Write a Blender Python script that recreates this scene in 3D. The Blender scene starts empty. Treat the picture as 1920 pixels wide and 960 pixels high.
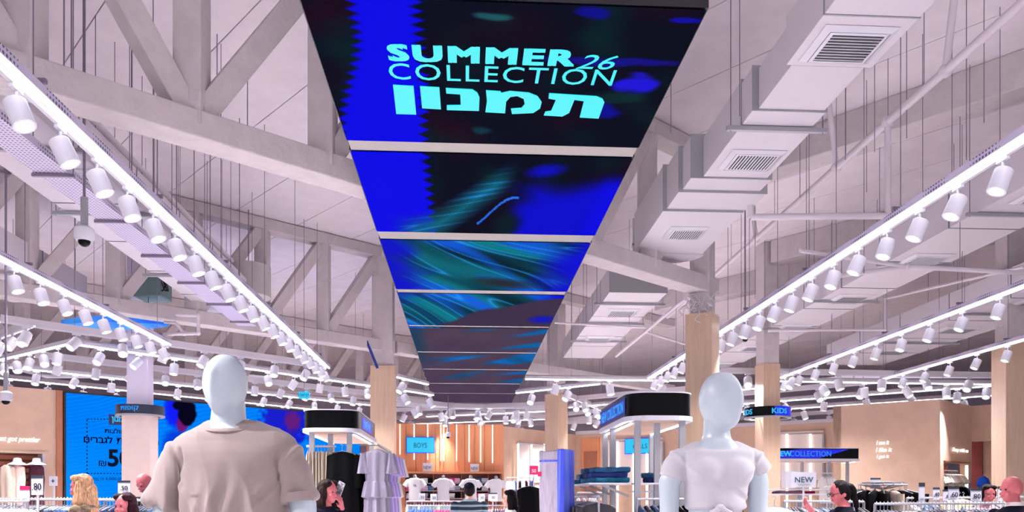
import bpy, math, random
import numpy as np
from mathutils import Vector, Matrix, noise
SC = bpy.context.scene
COL = SC.collection
random.seed(7)
F, HZ, CZ = 1500.0, 931.0, 1.5      # focal length in pixels, horizon row, eye height

# ---------------------------------------------------------------- camera, world, exposure
cd = bpy.data.cameras.new('camera'); cam = bpy.data.objects.new('camera', cd); COL.objects.link(cam)
cd.sensor_width = 36; cd.lens = F / 1920 * 36; cd.shift_y = (HZ - 480) / 1920
cam.location = (0, 0, CZ); cam.rotation_euler = (math.pi / 2, 0, 0); cd.clip_end = 200
SC.camera = cam
W = bpy.data.worlds.new('world'); SC.world = W; W.use_nodes = True
W.node_tree.nodes['Background'].inputs[0].default_value = (0.93, 0.90, 1.0, 1)
W.node_tree.nodes['Background'].inputs[1].default_value = 0.75
SC.view_settings.view_transform = 'Standard'; SC.view_settings.look = 'None'
SC.view_settings.gamma = 1; SC.view_settings.use_curve_mapping = False
EXPO = 0.66
SC.view_settings.exposure = EXPO
SC.cycles.use_denoising = True
SC.cycles.max_bounces = 6; SC.cycles.diffuse_bounces = 4; SC.cycles.glossy_bounces = 3
SC.cycles.sample_clamp_indirect = 4
SPOT_W = 520.0                         # watts of one track spotlight
SPOT_COL = (1.0, 0.95, 0.97)

# ---------------------------------------------------------------- helpers
def srgb(c):
    return tuple((x / 255 / 12.92) if x / 255 <= .04045 else ((x / 255 + .055) / 1.055) ** 2.4 for x in c)

def mat(name, col, rough=.6, metal=0.0, emit=None, es=1.0, var=0.0, scale=8.0, bump=0.0, bscale=60.0,
        stretch=(1, 1, 1), col2=None, coat=0.0, spec=.5, alpha=1.0, trans=0.0, ior=1.45, vcol=None, sheen=0.0):
    m = bpy.data.materials.new(name); m.use_nodes = True
    nt = m.node_tree; b = nt.nodes['Principled BSDF']; L = nt.links.new
    c = srgb(col)
    b.inputs['Base Color'].default_value = (*c, 1); b.inputs['Roughness'].default_value = rough
    b.inputs['Metallic'].default_value = metal; b.inputs['Specular IOR Level'].default_value = spec; b.inputs['Coat Weight'].default_value = coat
    b.inputs['Alpha'].default_value = alpha; b.inputs['Transmission Weight'].default_value = trans
    b.inputs['IOR'].default_value = ior; b.inputs['Sheen Weight'].default_value = sheen
    if emit is not None:
        b.inputs['Emission Color'].default_value = (*srgb(emit), 1); b.inputs['Emission Strength'].default_value = es / 2 ** EXPO
    if vcol:
        a = nt.nodes.new('ShaderNodeAttribute'); a.attribute_name = vcol
        L(a.outputs['Color'], b.inputs['Emission Color']); b.inputs['Emission Strength'].default_value = es / 2 ** EXPO
    if var or bump or col2:
        tc = nt.nodes.new('ShaderNodeTexCoord'); mp = nt.nodes.new('ShaderNodeMapping')
        mp.inputs['Scale'].default_value = stretch; L(tc.outputs['Object'], mp.inputs[0])
        if var or col2:
            n = nt.nodes.new('ShaderNodeTexNoise'); n.inputs['Scale'].default_value = scale
            n.inputs['Detail'].default_value = 6; L(mp.outputs[0], n.inputs['Vector'])
            r = nt.nodes.new('ShaderNodeValToRGB'); L(n.outputs['Fac'], r.inputs[0])
            d = srgb(col2) if col2 else tuple(x * (1 - var) for x in c)
            r.color_ramp.elements[0].position = .35; r.color_ramp.elements[1].position = .65
            r.color_ramp.elements[0].color = (*d, 1); r.color_ramp.elements[1].color = (*c, 1)
            L(r.outputs[0], b.inputs['Base Color'])
        if bump:
            n2 = nt.nodes.new('ShaderNodeTexNoise'); n2.inputs['Scale'].default_value = bscale
            n2.inputs['Detail'].default_value = 5; L(mp.outputs[0], n2.inputs['Vector'])
            bp = nt.nodes.new('ShaderNodeBump'); bp.inputs['Strength'].default_value = bump
            bp.inputs['Distance'].default_value = .02
            L(n2.outputs['Fac'], bp.inputs['Height']); L(bp.outputs[0], b.inputs['Normal'])
    return m

class MB:
    def __init__(s): s.v = []; s.f = []; s.m = []
    def add(s, vs, fs, m=0, M=None):
        o = len(s.v)
        s.v += [tuple(M @ Vector(v)) for v in vs] if M is not None else [tuple(v) for v in vs]
        s.f += [tuple(i + o for i in f) for f in fs]; s.m += [m] * len(fs)
        return s
    def box(s, c, d, m=0, M=None, top=1.0):
        x, y, z = (k / 2 for k in d); cx, cy, cz = c
        vs = [(cx + a * x * (top if e > 0 else 1), cy + b * y * (top if e > 0 else 1), cz + e * z) for e in (-1, 1) for a, b in ((-1, -1), (1, -1), (1, 1), (-1, 1))]
        return s.add(vs, [(3, 2, 1, 0), (4, 5, 6, 7), (0, 1, 5, 4), (1, 2, 6, 5), (2, 3, 7, 6), (3, 0, 4, 7)], m, M)
    def bar(s, p, q, w, h, m=0, up=(0, 0, 1)):
        p = Vector(p); q = Vector(q); d = (q - p); L = d.length; d.normalize(); u = Vector(up)
        if abs(d.dot(u)) > .95: u = Vector((0, 1, 0))
        x = d.cross(u).normalized(); z = x.cross(d).normalized()
        M = Matrix((x, d, z)).transposed().to_4x4(); M.translation = (p + q) / 2
        return s.box((0, 0, 0), (w, L, h), m, M)
    def tube(s, p, q, r, r2=None, n=10, m=0, cap=True):
        p = Vector(p); q = Vector(q); r2 = r if r2 is None else r2; d = (q - p).normalized()
        u = Vector((0, 0, 1)) if abs(d.z) < .9 else Vector((1, 0, 0))
        x = d.cross(u).normalized(); y = d.cross(x)
        vs = [p + (x * math.cos(a) + y * math.sin(a)) * r for a in [2 * math.pi * i / n for i in range(n)]]
        vs += [q + (x * math.cos(a) + y * math.sin(a)) * r2 for a in [2 * math.pi * i / n for i in range(n)]]
        fs = [(i, i + n, (i + 1) % n + n, (i + 1) % n) for i in range(n)]
        if cap: fs += [tuple(range(n)), tuple(reversed(range(n, 2 * n)))]
        return s.add(vs, fs, m)
    def path(s, pts, r, n=8, m=0):
        pts = [Vector(p) for p in pts]
        for a, b in zip(pts, pts[1:]): s.tube(a, b, r, n=n, m=m)
        return s
    def lathe(s, prof, n=20, m=0, M=None, sx=1, sy=1):
        vs = []; fs = []
        for r, z in prof:
            vs += [(r * math.cos(2 * math.pi * i / n) * sx, r * math.sin(2 * math.pi * i / n) * sy, z) for i in range(n)]
        for k in range(len(prof) - 1):
            fs += [(k * n + i, k * n + (i + 1) % n, (k + 1) * n + (i + 1) % n, (k + 1) * n + i) for i in range(n)]
        fs += [tuple(reversed(range(n))), tuple(range((len(prof) - 1) * n, len(prof) * n))]
        return s.add(vs, fs, m, M)
    def loft(s, rings, n=32, e=2.0, m=0, M=None):
        vs = []; fs = []
        for cx, cy, z, rx, ry in rings:
            for i in range(n):
                a = 2 * math.pi * i / n; c, q = math.cos(a), math.sin(a)
                vs.append((cx + rx * math.copysign(abs(c) ** (2 / e), c), cy + ry * math.copysign(abs(q) ** (2 / e), q), z))
        for k in range(len(rings) - 1):
            fs += [(k * n + i, k * n + (i + 1) % n, (k + 1) * n + (i + 1) % n, (k + 1) * n + i) for i in range(n)]
        fs += [tuple(reversed(range(n))), tuple(range((len(rings) - 1) * n, len(rings) * n))]
        return s.add(vs, fs, m, M)
    def ball(s, c, r, n=14, k=9, m=0, M=None):
        r = (r, r, r) if not hasattr(r, '__len__') else r
        T = Matrix.Translation(c) @ (M or Matrix()) @ Matrix.Diagonal((*r, 1))
        return s.lathe([(math.sin(math.pi * (i + .02) / (k + .04)), -math.cos(math.pi * (i + .02) / (k + .04))) for i in range(k + 1)], n, m, T)
    def prism(s, poly, z0, z1, m=0, M=None):
        n = len(poly)
        vs = [(x, y, z0) for x, y in poly] + [(x, y, z1) for x, y in poly]
        fs = [tuple(reversed(range(n))), tuple(range(n, 2 * n))] + [(i, (i + 1) % n, (i + 1) % n + n, i + n) for i in range(n)]
        return s.add(vs, fs, m, M)
    def build(s, name, mats, parent=None, smooth=False, world=False, origin=None, bevel=0):
        vs = s.v
        if origin is None and parent is None and vs:
            a = np.array(vs); lo, hi = a.min(0), a.max(0); origin = ((lo[0] + hi[0]) / 2, (lo[1] + hi[1]) / 2, lo[2])
        if world and parent is not None:
            I = WM(parent).inverted(); vs = [tuple(I @ Vector(v)) for v in vs]; origin = None
        if origin is not None: vs = [(x - origin[0], y - origin[1], z - origin[2]) for x, y, z in vs]
        me = bpy.data.meshes.new(name); me.from_pydata(vs, [], s.f); me.update()
        for q in (mats if isinstance(mats, (list, tuple)) else [mats]): me.materials.append(q)
        if any(s.m): me.polygons.foreach_set('material_index', s.m)
        if smooth: shade(me)
        o = bpy.data.objects.new(name, me); COL.objects.link(o)
        if parent is not None: o.parent = parent
        if origin is not None: o.location = origin
        if bevel:
            b = o.modifiers.new('bevel', 'BEVEL'); b.width = bevel; b.segments = 2; b.limit_method = 'ANGLE'
        return o

def shade(me, ang=40):
    me.polygons.foreach_set('use_smooth', [True] * len(me.polygons))
    try: me.set_sharp_from_angle(angle=math.radians(ang))
    except Exception: pass

def WM(o):
    M = Matrix.Translation(o.location) @ o.rotation_euler.to_matrix().to_4x4() @ Matrix.Diagonal((*o.scale, 1))
    return WM(o.parent) @ M if o.parent else M

def tag(o, label=None, cat=None, group=None, kind=None):
    for k, v in (('label', label), ('category', cat), ('group', group), ('kind', kind)):
        if v: o[k] = v
    return o

def thing(name, label, cat, loc=(0, 0, 0), rz=0, group=None):
    o = bpy.data.objects.new(name, None); COL.objects.link(o); o.empty_display_size = .1
    o.location = loc; o.rotation_euler = (0, 0, rz)
    return tag(o, label, cat, group)

def struct(name, mb, m, parent=None, **k):
    return tag(mb.build(name, m, parent, **k), kind='structure')

def clone(o, loc=None, rz=None, label=None, group=None, par=None):
    r = o.copy(); COL.objects.link(r)
    if par is not None: r.parent = par
    if loc is not None: r.location = loc
    if rz is not None: r.rotation_euler = (0, 0, rz)
    if label: r['label'] = label
    if group: r['group'] = group
    for ch in KIDS.get(o.name, []) if o.name in KIDS else list(o.children): clone(ch, par=r)
    return r
KIDS = {}

def textmesh(s, size=1.0, ext=.004, fat=0.0, sx=1.0, shear=0.0, sp=1.0, align='CENTER'):
    c = bpy.data.curves.new('t', 'FONT'); c.body = s; c.size = size; c.extrude = ext; c.offset = fat
    c.align_x = align; c.align_y = 'CENTER'; c.shear = shear; c.space_character = sp; c.resolution_u = 3
    o = bpy.data.objects.new('t', c); COL.objects.link(o)
    dg = bpy.context.evaluated_depsgraph_get(); dg.update()
    me = bpy.data.meshes.new_from_object(o.evaluated_get(dg)); bpy.data.objects.remove(o)
    if sx != 1.0: me.transform(Matrix.Diagonal((sx, 1, 1, 1)))
    return me

def text(s, M, m, parent, size, name='lettering', **k):
    """lettering on a thing; M maps text x,y,z(out) into the parent's local frame"""
    me = textmesh(s, size, **k); me.transform(M); me.materials.clear(); me.materials.append(m)
    o = bpy.data.objects.new(name, me); COL.objects.link(o); o.parent = parent
    return o

def face_matrix(loc, right, up):
    r = Vector(right).normalized(); u = Vector(up).normalized(); n = r.cross(u)
    M = Matrix((r, u, n)).transposed().to_4x4(); M.translation = loc
    return M

PH = math.atan2(88, F)                                   # the shop's long axis, a touch left of the view
FW = Vector((-math.sin(PH), math.cos(PH), 0)); RT = Vector((math.cos(PH), math.sin(PH), 0))
def G(u, v, h): return RT * u + FW * v + Vector((0, 0, CZ + h))     # u right, v forward, h above the eye
def at(px, py, Y): return Vector(((px - 960) / F * Y, Y, CZ + (HZ - py) / F * Y))
def onh(px, py, h): return at(px, py, h * F / (HZ - py))
D1 = Vector((.738, .675, 0)); D2 = Vector((-.675, .738, 0))         # the concrete grid's two directions
CEIL = 5.2

# ---------------------------------------------------------------- materials
M_ceil = mat('ceiling_plaster', (240, 231, 236), .9, var=.07, scale=3, bump=.35, bscale=14)
M_conc = mat('painted_concrete', (196, 187, 188), .9, var=.10, scale=6, bump=.5, bscale=22)
M_duct = mat('white_duct_metal', (205, 199, 206), .45, var=.03, scale=2)
M_headw = mat('lamp_enamel', (232, 230, 238), .4)
M_white = mat('white_enamel', (212, 210, 218), .35)
M_grey = mat('grey_metal', (150, 150, 156), .4, .3)
M_rod = mat('rod_steel', (120, 112, 128), .5, .4)
M_dark = mat('dark_opening', (62, 60, 72), .8)
M_blk = mat('black_gloss', (2, 3, 5), .3, spec=.12)
M_matblk = mat('black_cloth', (3, 3, 4), .9, spec=.1, bump=.3, bscale=40)
M_led = mat('led_strip', (255, 255, 255), .5, emit=(238, 240, 255), es=9)
M_lens = mat('spot_lens', (255, 255, 255), .5, emit=(255, 250, 252), es=14)
M_wood = mat('birch_cladding', (190, 162, 138), .55, var=.12, scale=3, stretch=(9, 9, .5))
M_plast = mat('beige_stucco', (205, 172, 150), .85, var=.14, scale=2.2, bump=.2, bscale=9)
M_floor = mat('pale_floor', (232, 226, 230), .35, var=.03, scale=1)
M_far = mat('grey_upper_wall', (196, 188, 206), .9, var=.15, scale=.6)
M_tray = None
def tray_material():
    m = mat('perforated_metal', (190, 182, 205), .45)
    nt = m.node_tree; b = nt.nodes['Principled BSDF']; L = nt.links.new
    tc = nt.nodes.new('ShaderNodeTexCoord'); v = nt.nodes.new('ShaderNodeTexVoronoi'); v.inputs['Scale'].default_value = 26
    v.inputs['Randomness'].default_value = 0.0
    L(tc.outputs['Object'], v.inputs['Vector'])
    r = nt.nodes.new('ShaderNodeValToRGB'); r.color_ramp.interpolation = 'CONSTANT'
    r.color_ramp.elements[0].color = (*srgb((70, 62, 92)), 1); r.color_ramp.elements[1].position = .3
    r.color_ramp.elements[1].color = (*srgb((190, 182, 205)), 1)
    L(v.outputs['Distance'], r.inputs[0]); L(r.outputs[0], b.inputs['Base Color'])
    return m
M_tray = tray_material()

# ---------------------------------------------------------------- structure: floor, ceiling, outer walls
fl = MB().box((2, 16, -.05), (46, 44, .1)); struct('floor', fl, M_floor)
ce = tag(MB().box((2, 15, CZ + CEIL + .35), (52, 50, .1)).build('ceiling', M_ceil), kind='structure')
slab_me = None
for i in range(-16, 20):                                 # precast slabs laid along D2, recessed joints between
    c = Vector((1, 14, 0)) + D1 * (i * 1.2 + .13)
    if slab_me is None:
        mb = MB().box((0, 0, 0), (1.186, 46, .22)); slab_me = mb.build('slab', M_ceil, ce)
        s = slab_me
    else:
        s = slab_me.copy(); COL.objects.link(s)
    s.location = Vector((c.x, c.y, CZ + CEIL + .11)) - ce.location
    s.rotation_euler = (0, 0, math.atan2(-D2.x, D2.y))
struct('wall_back', MB().box((2, 36, 3.4), (52, .3, 6.8)), M_far)
struct('wall_left', MB().box((-21, 20, 3.4), (.3, 34, 6.8)), M_far)
struct('wall_right', MB().box((25, 20, 3.4), (.3, 34, 6.8)), M_far)

# ---------------------------------------------------------------- concrete trusses, beams, columns
def truss(p, nodes, t0, t1, turn, label, hb=3.15):
    p = Vector((p[0], p[1], 0)); P = lambda t, h: p + D1 * t + Vector((0, 0, CZ + h))
    T = thing('roof_truss', label, 'truss', P(nodes[0], hb - .12))
    MB().bar(P(t0, hb), P(t1, hb), .30, .24).build('bottom_chord', M_conc, T, world=True, bevel=.015)
    MB().bar(P(t0, CEIL - .12), P(t1, CEIL - .12), .30, .2).build('top_chord', M_conc, T, world=True)
    for i, t in enumerate(nodes):
        MB().bar(P(t, hb), P(t, CEIL - .1), .24, .24).build('post', M_conc, T, world=True, bevel=.012)
        for j in ([i - 1, i + 1] if i == turn else [i - 1] if i < turn else [i + 1]):
            if 0 <= j < len(nodes):
                MB().bar(P(t, hb + .02), P(nodes[j], CEIL - .12), .2, .2).build('diagonal', M_conc, T, world=True, bevel=.01)
    return T
n1 = [-1.696 + 1.25 * i for i in range(-3, 7)]
truss((-1.49, 8), n1, -5.8, 6.1, 3, 'white concrete roof truss nearest the camera, running behind the hanging screens')
n2 = [-.12 + 1.28 * i for i in range(-8, 1)]
truss((-2.7, 16.8), n2, -11, .2, -1, 'white concrete truss on the left, landing on the wood-clad column beside the screens')
n3 = [.12 + 1.28 * i for i in range(0, 8)]
truss((-2.7, 16.8), n3[:3], .25, 10, 99, 'distant concrete truss seen through the gap right of the left wood column')
truss((-7.6, 22.2), [1.3 * i for i in range(-7, 6)], -9, 7.5, 3, 'far concrete truss above the blue video wall')
for (x, y, a, b, h, lb) in ((2.9, 12.9, -13, -.3, .45, 'wide concrete roof beam crossing the upper right ceiling'),
                      (5.2, 16.6, -13, -.3, .45, 'concrete roof beam farther back, above the third column from the left'),
                      (9.2, 14.7, -9, 8, .45, 'concrete roof beam above the rightmost column')):
    q = Vector((x, y, 0))
    o = MB().bar(q + D2 * a + Vector((0, 0, CZ + CEIL - h / 2)), q + D2 * b + Vector((0, 0, CZ + CEIL - h / 2)), .42, h).build('roof_beam', M_conc, bevel=.015)
    tag(o, lb, 'beam')

M_wire = mat('loose_wire', (205, 198, 202), .5)
def column(px, Y, w, hc, rz, label, cap_w=None, upper=M_conc, clad=None):
    X = (px - 960) / F * Y
    T = thing('column', label, 'column', (X, Y, 0), rz)
    MB().box((0, 0, (CZ + hc) / 2), (w, w, CZ + hc)).build('cladding', clad or M_wood, T, bevel=.006)
    cw = cap_w or w * .82
    MB().box((0, 0, (CZ + hc + CZ + CEIL) / 2), (cw, cw, CEIL - hc)).build('concrete_shaft', upper, T, bevel=.01)
    MB().box((0, 0, CZ + hc + .005), (w + .004, w + .004, .014)).build('edge_band', M_plast, T)
    return T
R = math.radians
c1 = column(1317, 12, .40, 2.7, R(-30), 'wood-clad column right of centre with loose wires at its top, behind the right mannequin', .3)
column(719, 16.8, .50, 2.7, R(4), 'wood-clad column left of centre beside the hanging screens')
column(1043, 21, .43, 2.66, R(-40), 'wood-clad column in the centre, behind the plastic-wrapped fixture')
column(1439, 16.5, .37, 2.7, R(10), 'wood-clad column carrying the round KIDS sign', .34)
column(1895, 14.4, .44, 2.72, R(0), 'wood-clad column at the far right')
M_whitecol = mat('white_column', (214, 205, 220), .7)
cc = column(263, 15, .50, 1.53, R(8), 'pale column in front of the blue video wall with a round sign band', .37, M_whitecol, mat('pale_cladding', (226, 204, 194), .6, var=.05))
mb = MB(); rr = random.Random(3)
for i in range(26):
    p = Vector((rr.uniform(-.15, .15), rr.uniform(-.2, -.1), CZ + 2.78)); pts = [p]
    for k in range(6):
        p = p + Vector((rr.uniform(-.09, .09), rr.uniform(-.06, .05), rr.uniform(-.1, .13))); p.z = min(max(p.z, CZ + 2.55), CZ + 3.0)
        p.y = min(p.y, -.1); pts.append(p)
    mb.path(pts, .006, 5)
mb.build('wire_tangle', M_wire, c1)
# ---------------------------------------------------------------- ceiling LED screens
def ridge(x, y, z=0.0): return 1 - abs(noise.noise(Vector((x, y, z)))) * 2.2
def lerp(a, b, t): return tuple(p + (q - p) * t for p, q in zip(a, b))
def sm(a, b, x):
    t = min(max((x - a) / (b - a), 0), 1); return t * t * (3 - 2 * t)
def screen_color(a, y):
    """picture shown on the screens; a across 0..1, y down the photograph's rows"""
    n = lambda s, t, z=0: noise.noise(Vector((s, t, z)))
    dark = (4, 8, 26); blue = (6, 4, 232)
    if y < 448:
        c = dark
        c = lerp(c, (40, 2, 22), max(0, n(a * 4, y / 90, 3)) * 1.1)
        c = lerp(c, (2, 40, 40), max(0, n(a * 6 + 5, y / 60, 7)) * 1.0)
        saw = abs(((y / 17.0) % 1) - .5) * 2
        l = .115 - .14 * sm(60, 300, y) + .028 * saw - .01; r = .26 + .035 * (1 - saw) - .02 * sm(150, 290, y)
        band = sm(l - .012, l + .012, a) * (1 - sm(r - .008, r + .012, a))
        c = lerp(c, blue, band)
        if y < 275:
            def blob(cx, cy, rx, ry, col, k):
                nonlocal c
                d = ((a - cx) / rx) ** 2 + ((y - cy) / ry) ** 2 + .9 * n(a * 14, y / 16, 2)
                c = lerp(c, col, k * (1 - sm(.3, 1.3, d)))
            blob(.90, 150, .07, 22, (30, 20, 225), .95); blob(.80, 108, .22, 9, (22, 14, 170), .7); blob(.83, 203, .06, 14, (8, 12, 150), .9)
            blob(.72, 18, .05, 12, (10, 8, 160), .8); blob(.96, 25, .05, 6, (10, 8, 190), .8)
            blob(.47, 30, .05, 9, (30, 105, 110), .8); blob(.455, 245, .04, 8, (10, 70, 80), .7); blob(.86, 175, .1, 12, (10, 60, 55), .5)
        else:
            q = a + .2 * n(a * 2, y / 80, 5)
            fan = max(0, 1 - abs((y - (430 - 130 * a + 30 * math.sin(a * 7))) / 34)) * sm(.05, .2, a) * (1 - sm(.5, .62, a))
            c = lerp(c, (12, 100, 118), fan * .95)
            st = max(0, ridge(a * 2 + y / 160, (y - 430 + 90 * a) / 11)) ** 9
            c = lerp(c, (40, 150, 255), st * fan * .9)
            right = sm(.56, .68, a + .1 * n(a * 5, y / 40)) * sm(345, 395, y + 75 * a - 40 + 30 * n(a * 4, 1))
            c = lerp(c, (6, 6, 205), right); c = lerp(c, blue, sm(.9, .97, a) * sm(320, 350, y) * .8)
            c = lerp(c, blue, .8 * max(0, 1 - ((a - .70) / .09) ** 2 - ((y - 318 + 60 * (a - .7)) / 16) ** 2))
            e = abs(y - (425 - 55 * sm(.42, .6, a)))
            if .45 < a < .62 and e < 2.2: c = (40, 110, 240)
        return c
    if y < 616:
        w = n(a * 1.6, y / 120, 2) * .5
        sweep = y + 95 * (1 - a) ** 1.6 - 40 * a
        v = n(a * 1.2 + 3, sweep / 26 + w * 3, 1); f = ridge(a * 1.0, sweep / 17 + w * 4, 5)
        c = lerp((2, 34, 48), (10, 118, 134), sm(-.4, .5, v))
        c = lerp(c, (16, 90, 225), sm(-.05, .55, n(a * 2.2, sweep / 30, 9)) * .9)
        c = lerp(c, (40, 165, 250), max(0, f) ** 10 * .75)
        c = lerp(c, (10, 10, 215), sm(.72, 1.0, a + .12 * n(a * 4, y / 30)) * .95)
        c = lerp(c, (10, 14, 200), (1 - sm(.0, .22, a + .1 * n(a * 5, y / 25, 4))) * (1 - sm(540, 580, y)))
        edge = 606 - 26 * sm(.25, .55, a) - 22 * sm(.5, 1, a)
        if y > 550: c = lerp(c, (62, 48, 72), sm(edge - 3, edge + 3, y) * sm(.2, .28, a))
        if y < 550: c = lerp(c, (40, 36, 34), max(0, 1 - ((a - .62) / .22) ** 2 - ((y - 530 - 30 * (a - .6)) / 11) ** 2) * .9)
        if y > 585: c = lerp(c, (12, 20, 190), max(0, 1 - ((a - .93) / .12) ** 2 - ((y - 598) / 9) ** 2))
        return c
    c = lerp((68, 54, 78), (84, 66, 86), .5 + .5 * n(a * 5, y / 20))
    t = sm(.12, .5, n(a * 1.5 + 4, y / 11 + a * 2.6, 12) + .28 * sm(.3, .9, a) - .1) * (1 - sm(712, 724, y))
    c = lerp(c, lerp((6, 70, 110), (10, 120, 225), .5 + .5 * n(a * 4, y / 9, 8)), t)
    return lerp(c, (14, 60, 90), sm(.15, 0, a) * (1 - sm(640, 700, y)) * .8)

SH = 2.9
ul, ur = -.331 * SH, .496 * SH
scr = thing('ceiling_screen', 'long row of glowing blue video panels hanging down the middle of the ceiling', 'screen', G((ul + ur) / 2, 5.9, SH))
M_screen = mat('screen_pixels', (6, 6, 8), 1.0, vcol='pic', es=1.0, spec=0)
M_screen.cycles.emission_sampling = 'NONE'
M_frame = mat('screen_rim', (14, 16, 22), .4)
M_gap = mat('cross_rail', (146, 142, 138), .6)
ranges = [(4, 270), (290, 438), (453, 545), (552, 611.5), (614.5, 660.5), (663, 692.5), (694.5, 719), (721, 737.5), (739, 755)]
vy = lambda y: SH * F / (HZ - y) / math.cos(0)
panels = []
for k, (ya, yb) in enumerate(ranges):
    v0, v1 = vy(ya), vy(yb); nx = 200 if k < 2 else 150 if k < 5 else 90; ny = [230, 110, 80, 60, 40, 26, 22, 18, 16][k]
    vs, cols, fs = [], [], []
    rh = SH - .0 if k else SH
    for j in range(ny + 1):
        v = v0 + (v1 - v0) * j / ny; y = HZ - SH * F / v
        for i in range(nx + 1):
            a = i / nx; vs.append(G(ul + (ur - ul) * a, v, SH)); c = screen_color(a, y); cols += [*srgb([max(0, min(255, q)) for q in c]), 1]
    for j in range(ny):
        for i in range(nx): p = j * (nx + 1) + i; fs.append((p, p + nx + 1, p + nx + 2, p + 1))
    mb = MB(); mb.add(vs, fs); o = mb.build('video_panel', M_screen, scr, world=True)
    at_ = o.data.attributes.new('pic', 'FLOAT_COLOR', 'POINT'); at_.data.foreach_set('color', cols)
    panels.append(o)
    b = MB()
    c0 = G((ul + ur) / 2, (v0 + v1) / 2, SH + .06)
    Mx = face_matrix(c0, RT, FW)
    b.box((0, 0, 0), (ur - ul + .02, v1 - v0 + .012, .1), 0, Mx); b.build('cabinet', M_frame, scr, world=True)
    if k < 8:
        va, vb = v1 + .006, vy(ranges[k + 1][0]) - .006
        MB().box((0, 0, 0), (ur - ul - .01, max(vb - va, .012), .07), 0, face_matrix(G((ul + ur) / 2, (va + vb) / 2, SH + .045), RT, FW)).build('cross_rail', M_gap, scr, world=True)
        for u in (ul + .25, ur - .25):
            MB().tube(G(u, (va + vb) / 2, SH + .06), G(u, (va + vb) / 2, CEIL), .008, n=6).build('hanger_rod', M_rod, scr, world=True)
M_txt = mat('cyan_lettering', (0, 0, 0), .5, emit=(0, 232, 250), es=1.0)
def scr_text(s, px, py, wpx, hpx, bold=0, **k):
    """lettering flat on the first panel; reads with its top toward the camera's upper side"""
    c = G(0, 0, 0)
    yb = py + hpx / 2; yt = py - hpx / 2
    vt, vb = vy(yt), vy(yb)
    me = textmesh(s, 1.0, ext=.002, **k)
    co = np.array([v.co[:] for v in me.vertices]); lo, hi = co.min(0), co.max(0)
    w = wpx / F * vy(py); uc = (px - 872) / F * vy(py)
    for v in me.vertices:
        a = (v.co.x - lo[0]) / (hi[0] - lo[0]); b = (v.co.y - lo[1]) / (hi[1] - lo[1])
        p = G(uc + (a - .5) * w, vb + (vt - vb) * b, SH - .006 - (v.co.z > 0) * .002); v.co = WM(panels[0]).inverted() @ p
    if bold:
        vs0 = [v.co.copy() for v in me.vertices]; fs0 = [tuple(p.vertices) for p in me.polygons]; mb = MB()
        for i, (dx, dy) in enumerate(((0, 0), (bold, 0), (-bold, 0), (bold, bold), (-bold, bold), (bold, -bold), (-bold, -bold))): mb.add([(v.x + dx * 1.3, v.y + dy * .8, v.z - i * .0002) for v in vs0], fs0)
        me = bpy.data.meshes.new('lettering'); me.from_pydata(mb.v, [], mb.f)
    me.materials.clear(); me.materials.append(M_txt)
    o = bpy.data.objects.new('lettering', me); COL.objects.link(o); o.parent = panels[0]
scr_text('SUMMER', 904, 102, 344, 29, bold=.0115, sp=1.2)
scr_text('26', 1121, 108, 74, 27, shear=.3)
scr_text('COLLECTION', 942, 137, 424, 30, sp=1.12)
# block lettering word of the shop, drawn as polygons in photograph-like units (x right, y down)
glyphs = [
 [(738, 163), (776, 164), (781, 217), (744, 217)],
 [(788, 164), (824, 165), (827, 206), (792, 205)],
 [(836, 166), (886, 167), (895, 173), (899, 182), (898, 207), (838, 207), (838, 198), (864, 197), (863, 177), (837, 176)],
 [(911, 168), (938, 169), (940, 172), (956, 168), (992, 170), (1008, 176), (1016, 187), (1013, 199), (1000, 208), (960, 211), (958, 201), (978, 199), (984, 192), (982, 182), (970, 177), (957, 179), (949, 188), (947, 210), (910, 209), (913, 188)],
 [(1030, 170), (1120, 173), (1131, 177), (1135, 184), (1124, 215), (1088, 214), (1096, 183), (1078, 181), (1068, 206), (1055, 213), (1020, 212), (1023, 205), (1034, 203), (1043, 182), (1029, 180)]]
mbt = MB()
for gl in glyphs:
    pts = []
    for (x, y) in gl:
        v = vy(y); pts.append(((x - 872) / F * v, v))
    n_ = len(pts); h_ = (SH - .007, SH - .003)
    mbt.add([G(u, v, h_[0]) for u, v in pts] + [G(u, v, h_[1]) for u, v in pts], [tuple(range(n_)), tuple(reversed(range(n_, 2 * n_)))] + [(i, i + n_, (i + 1) % n_ + n_, (i + 1) % n_) for i in range(n_)])
mbt.build('lettering', M_txt, panels[0], world=True)

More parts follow.
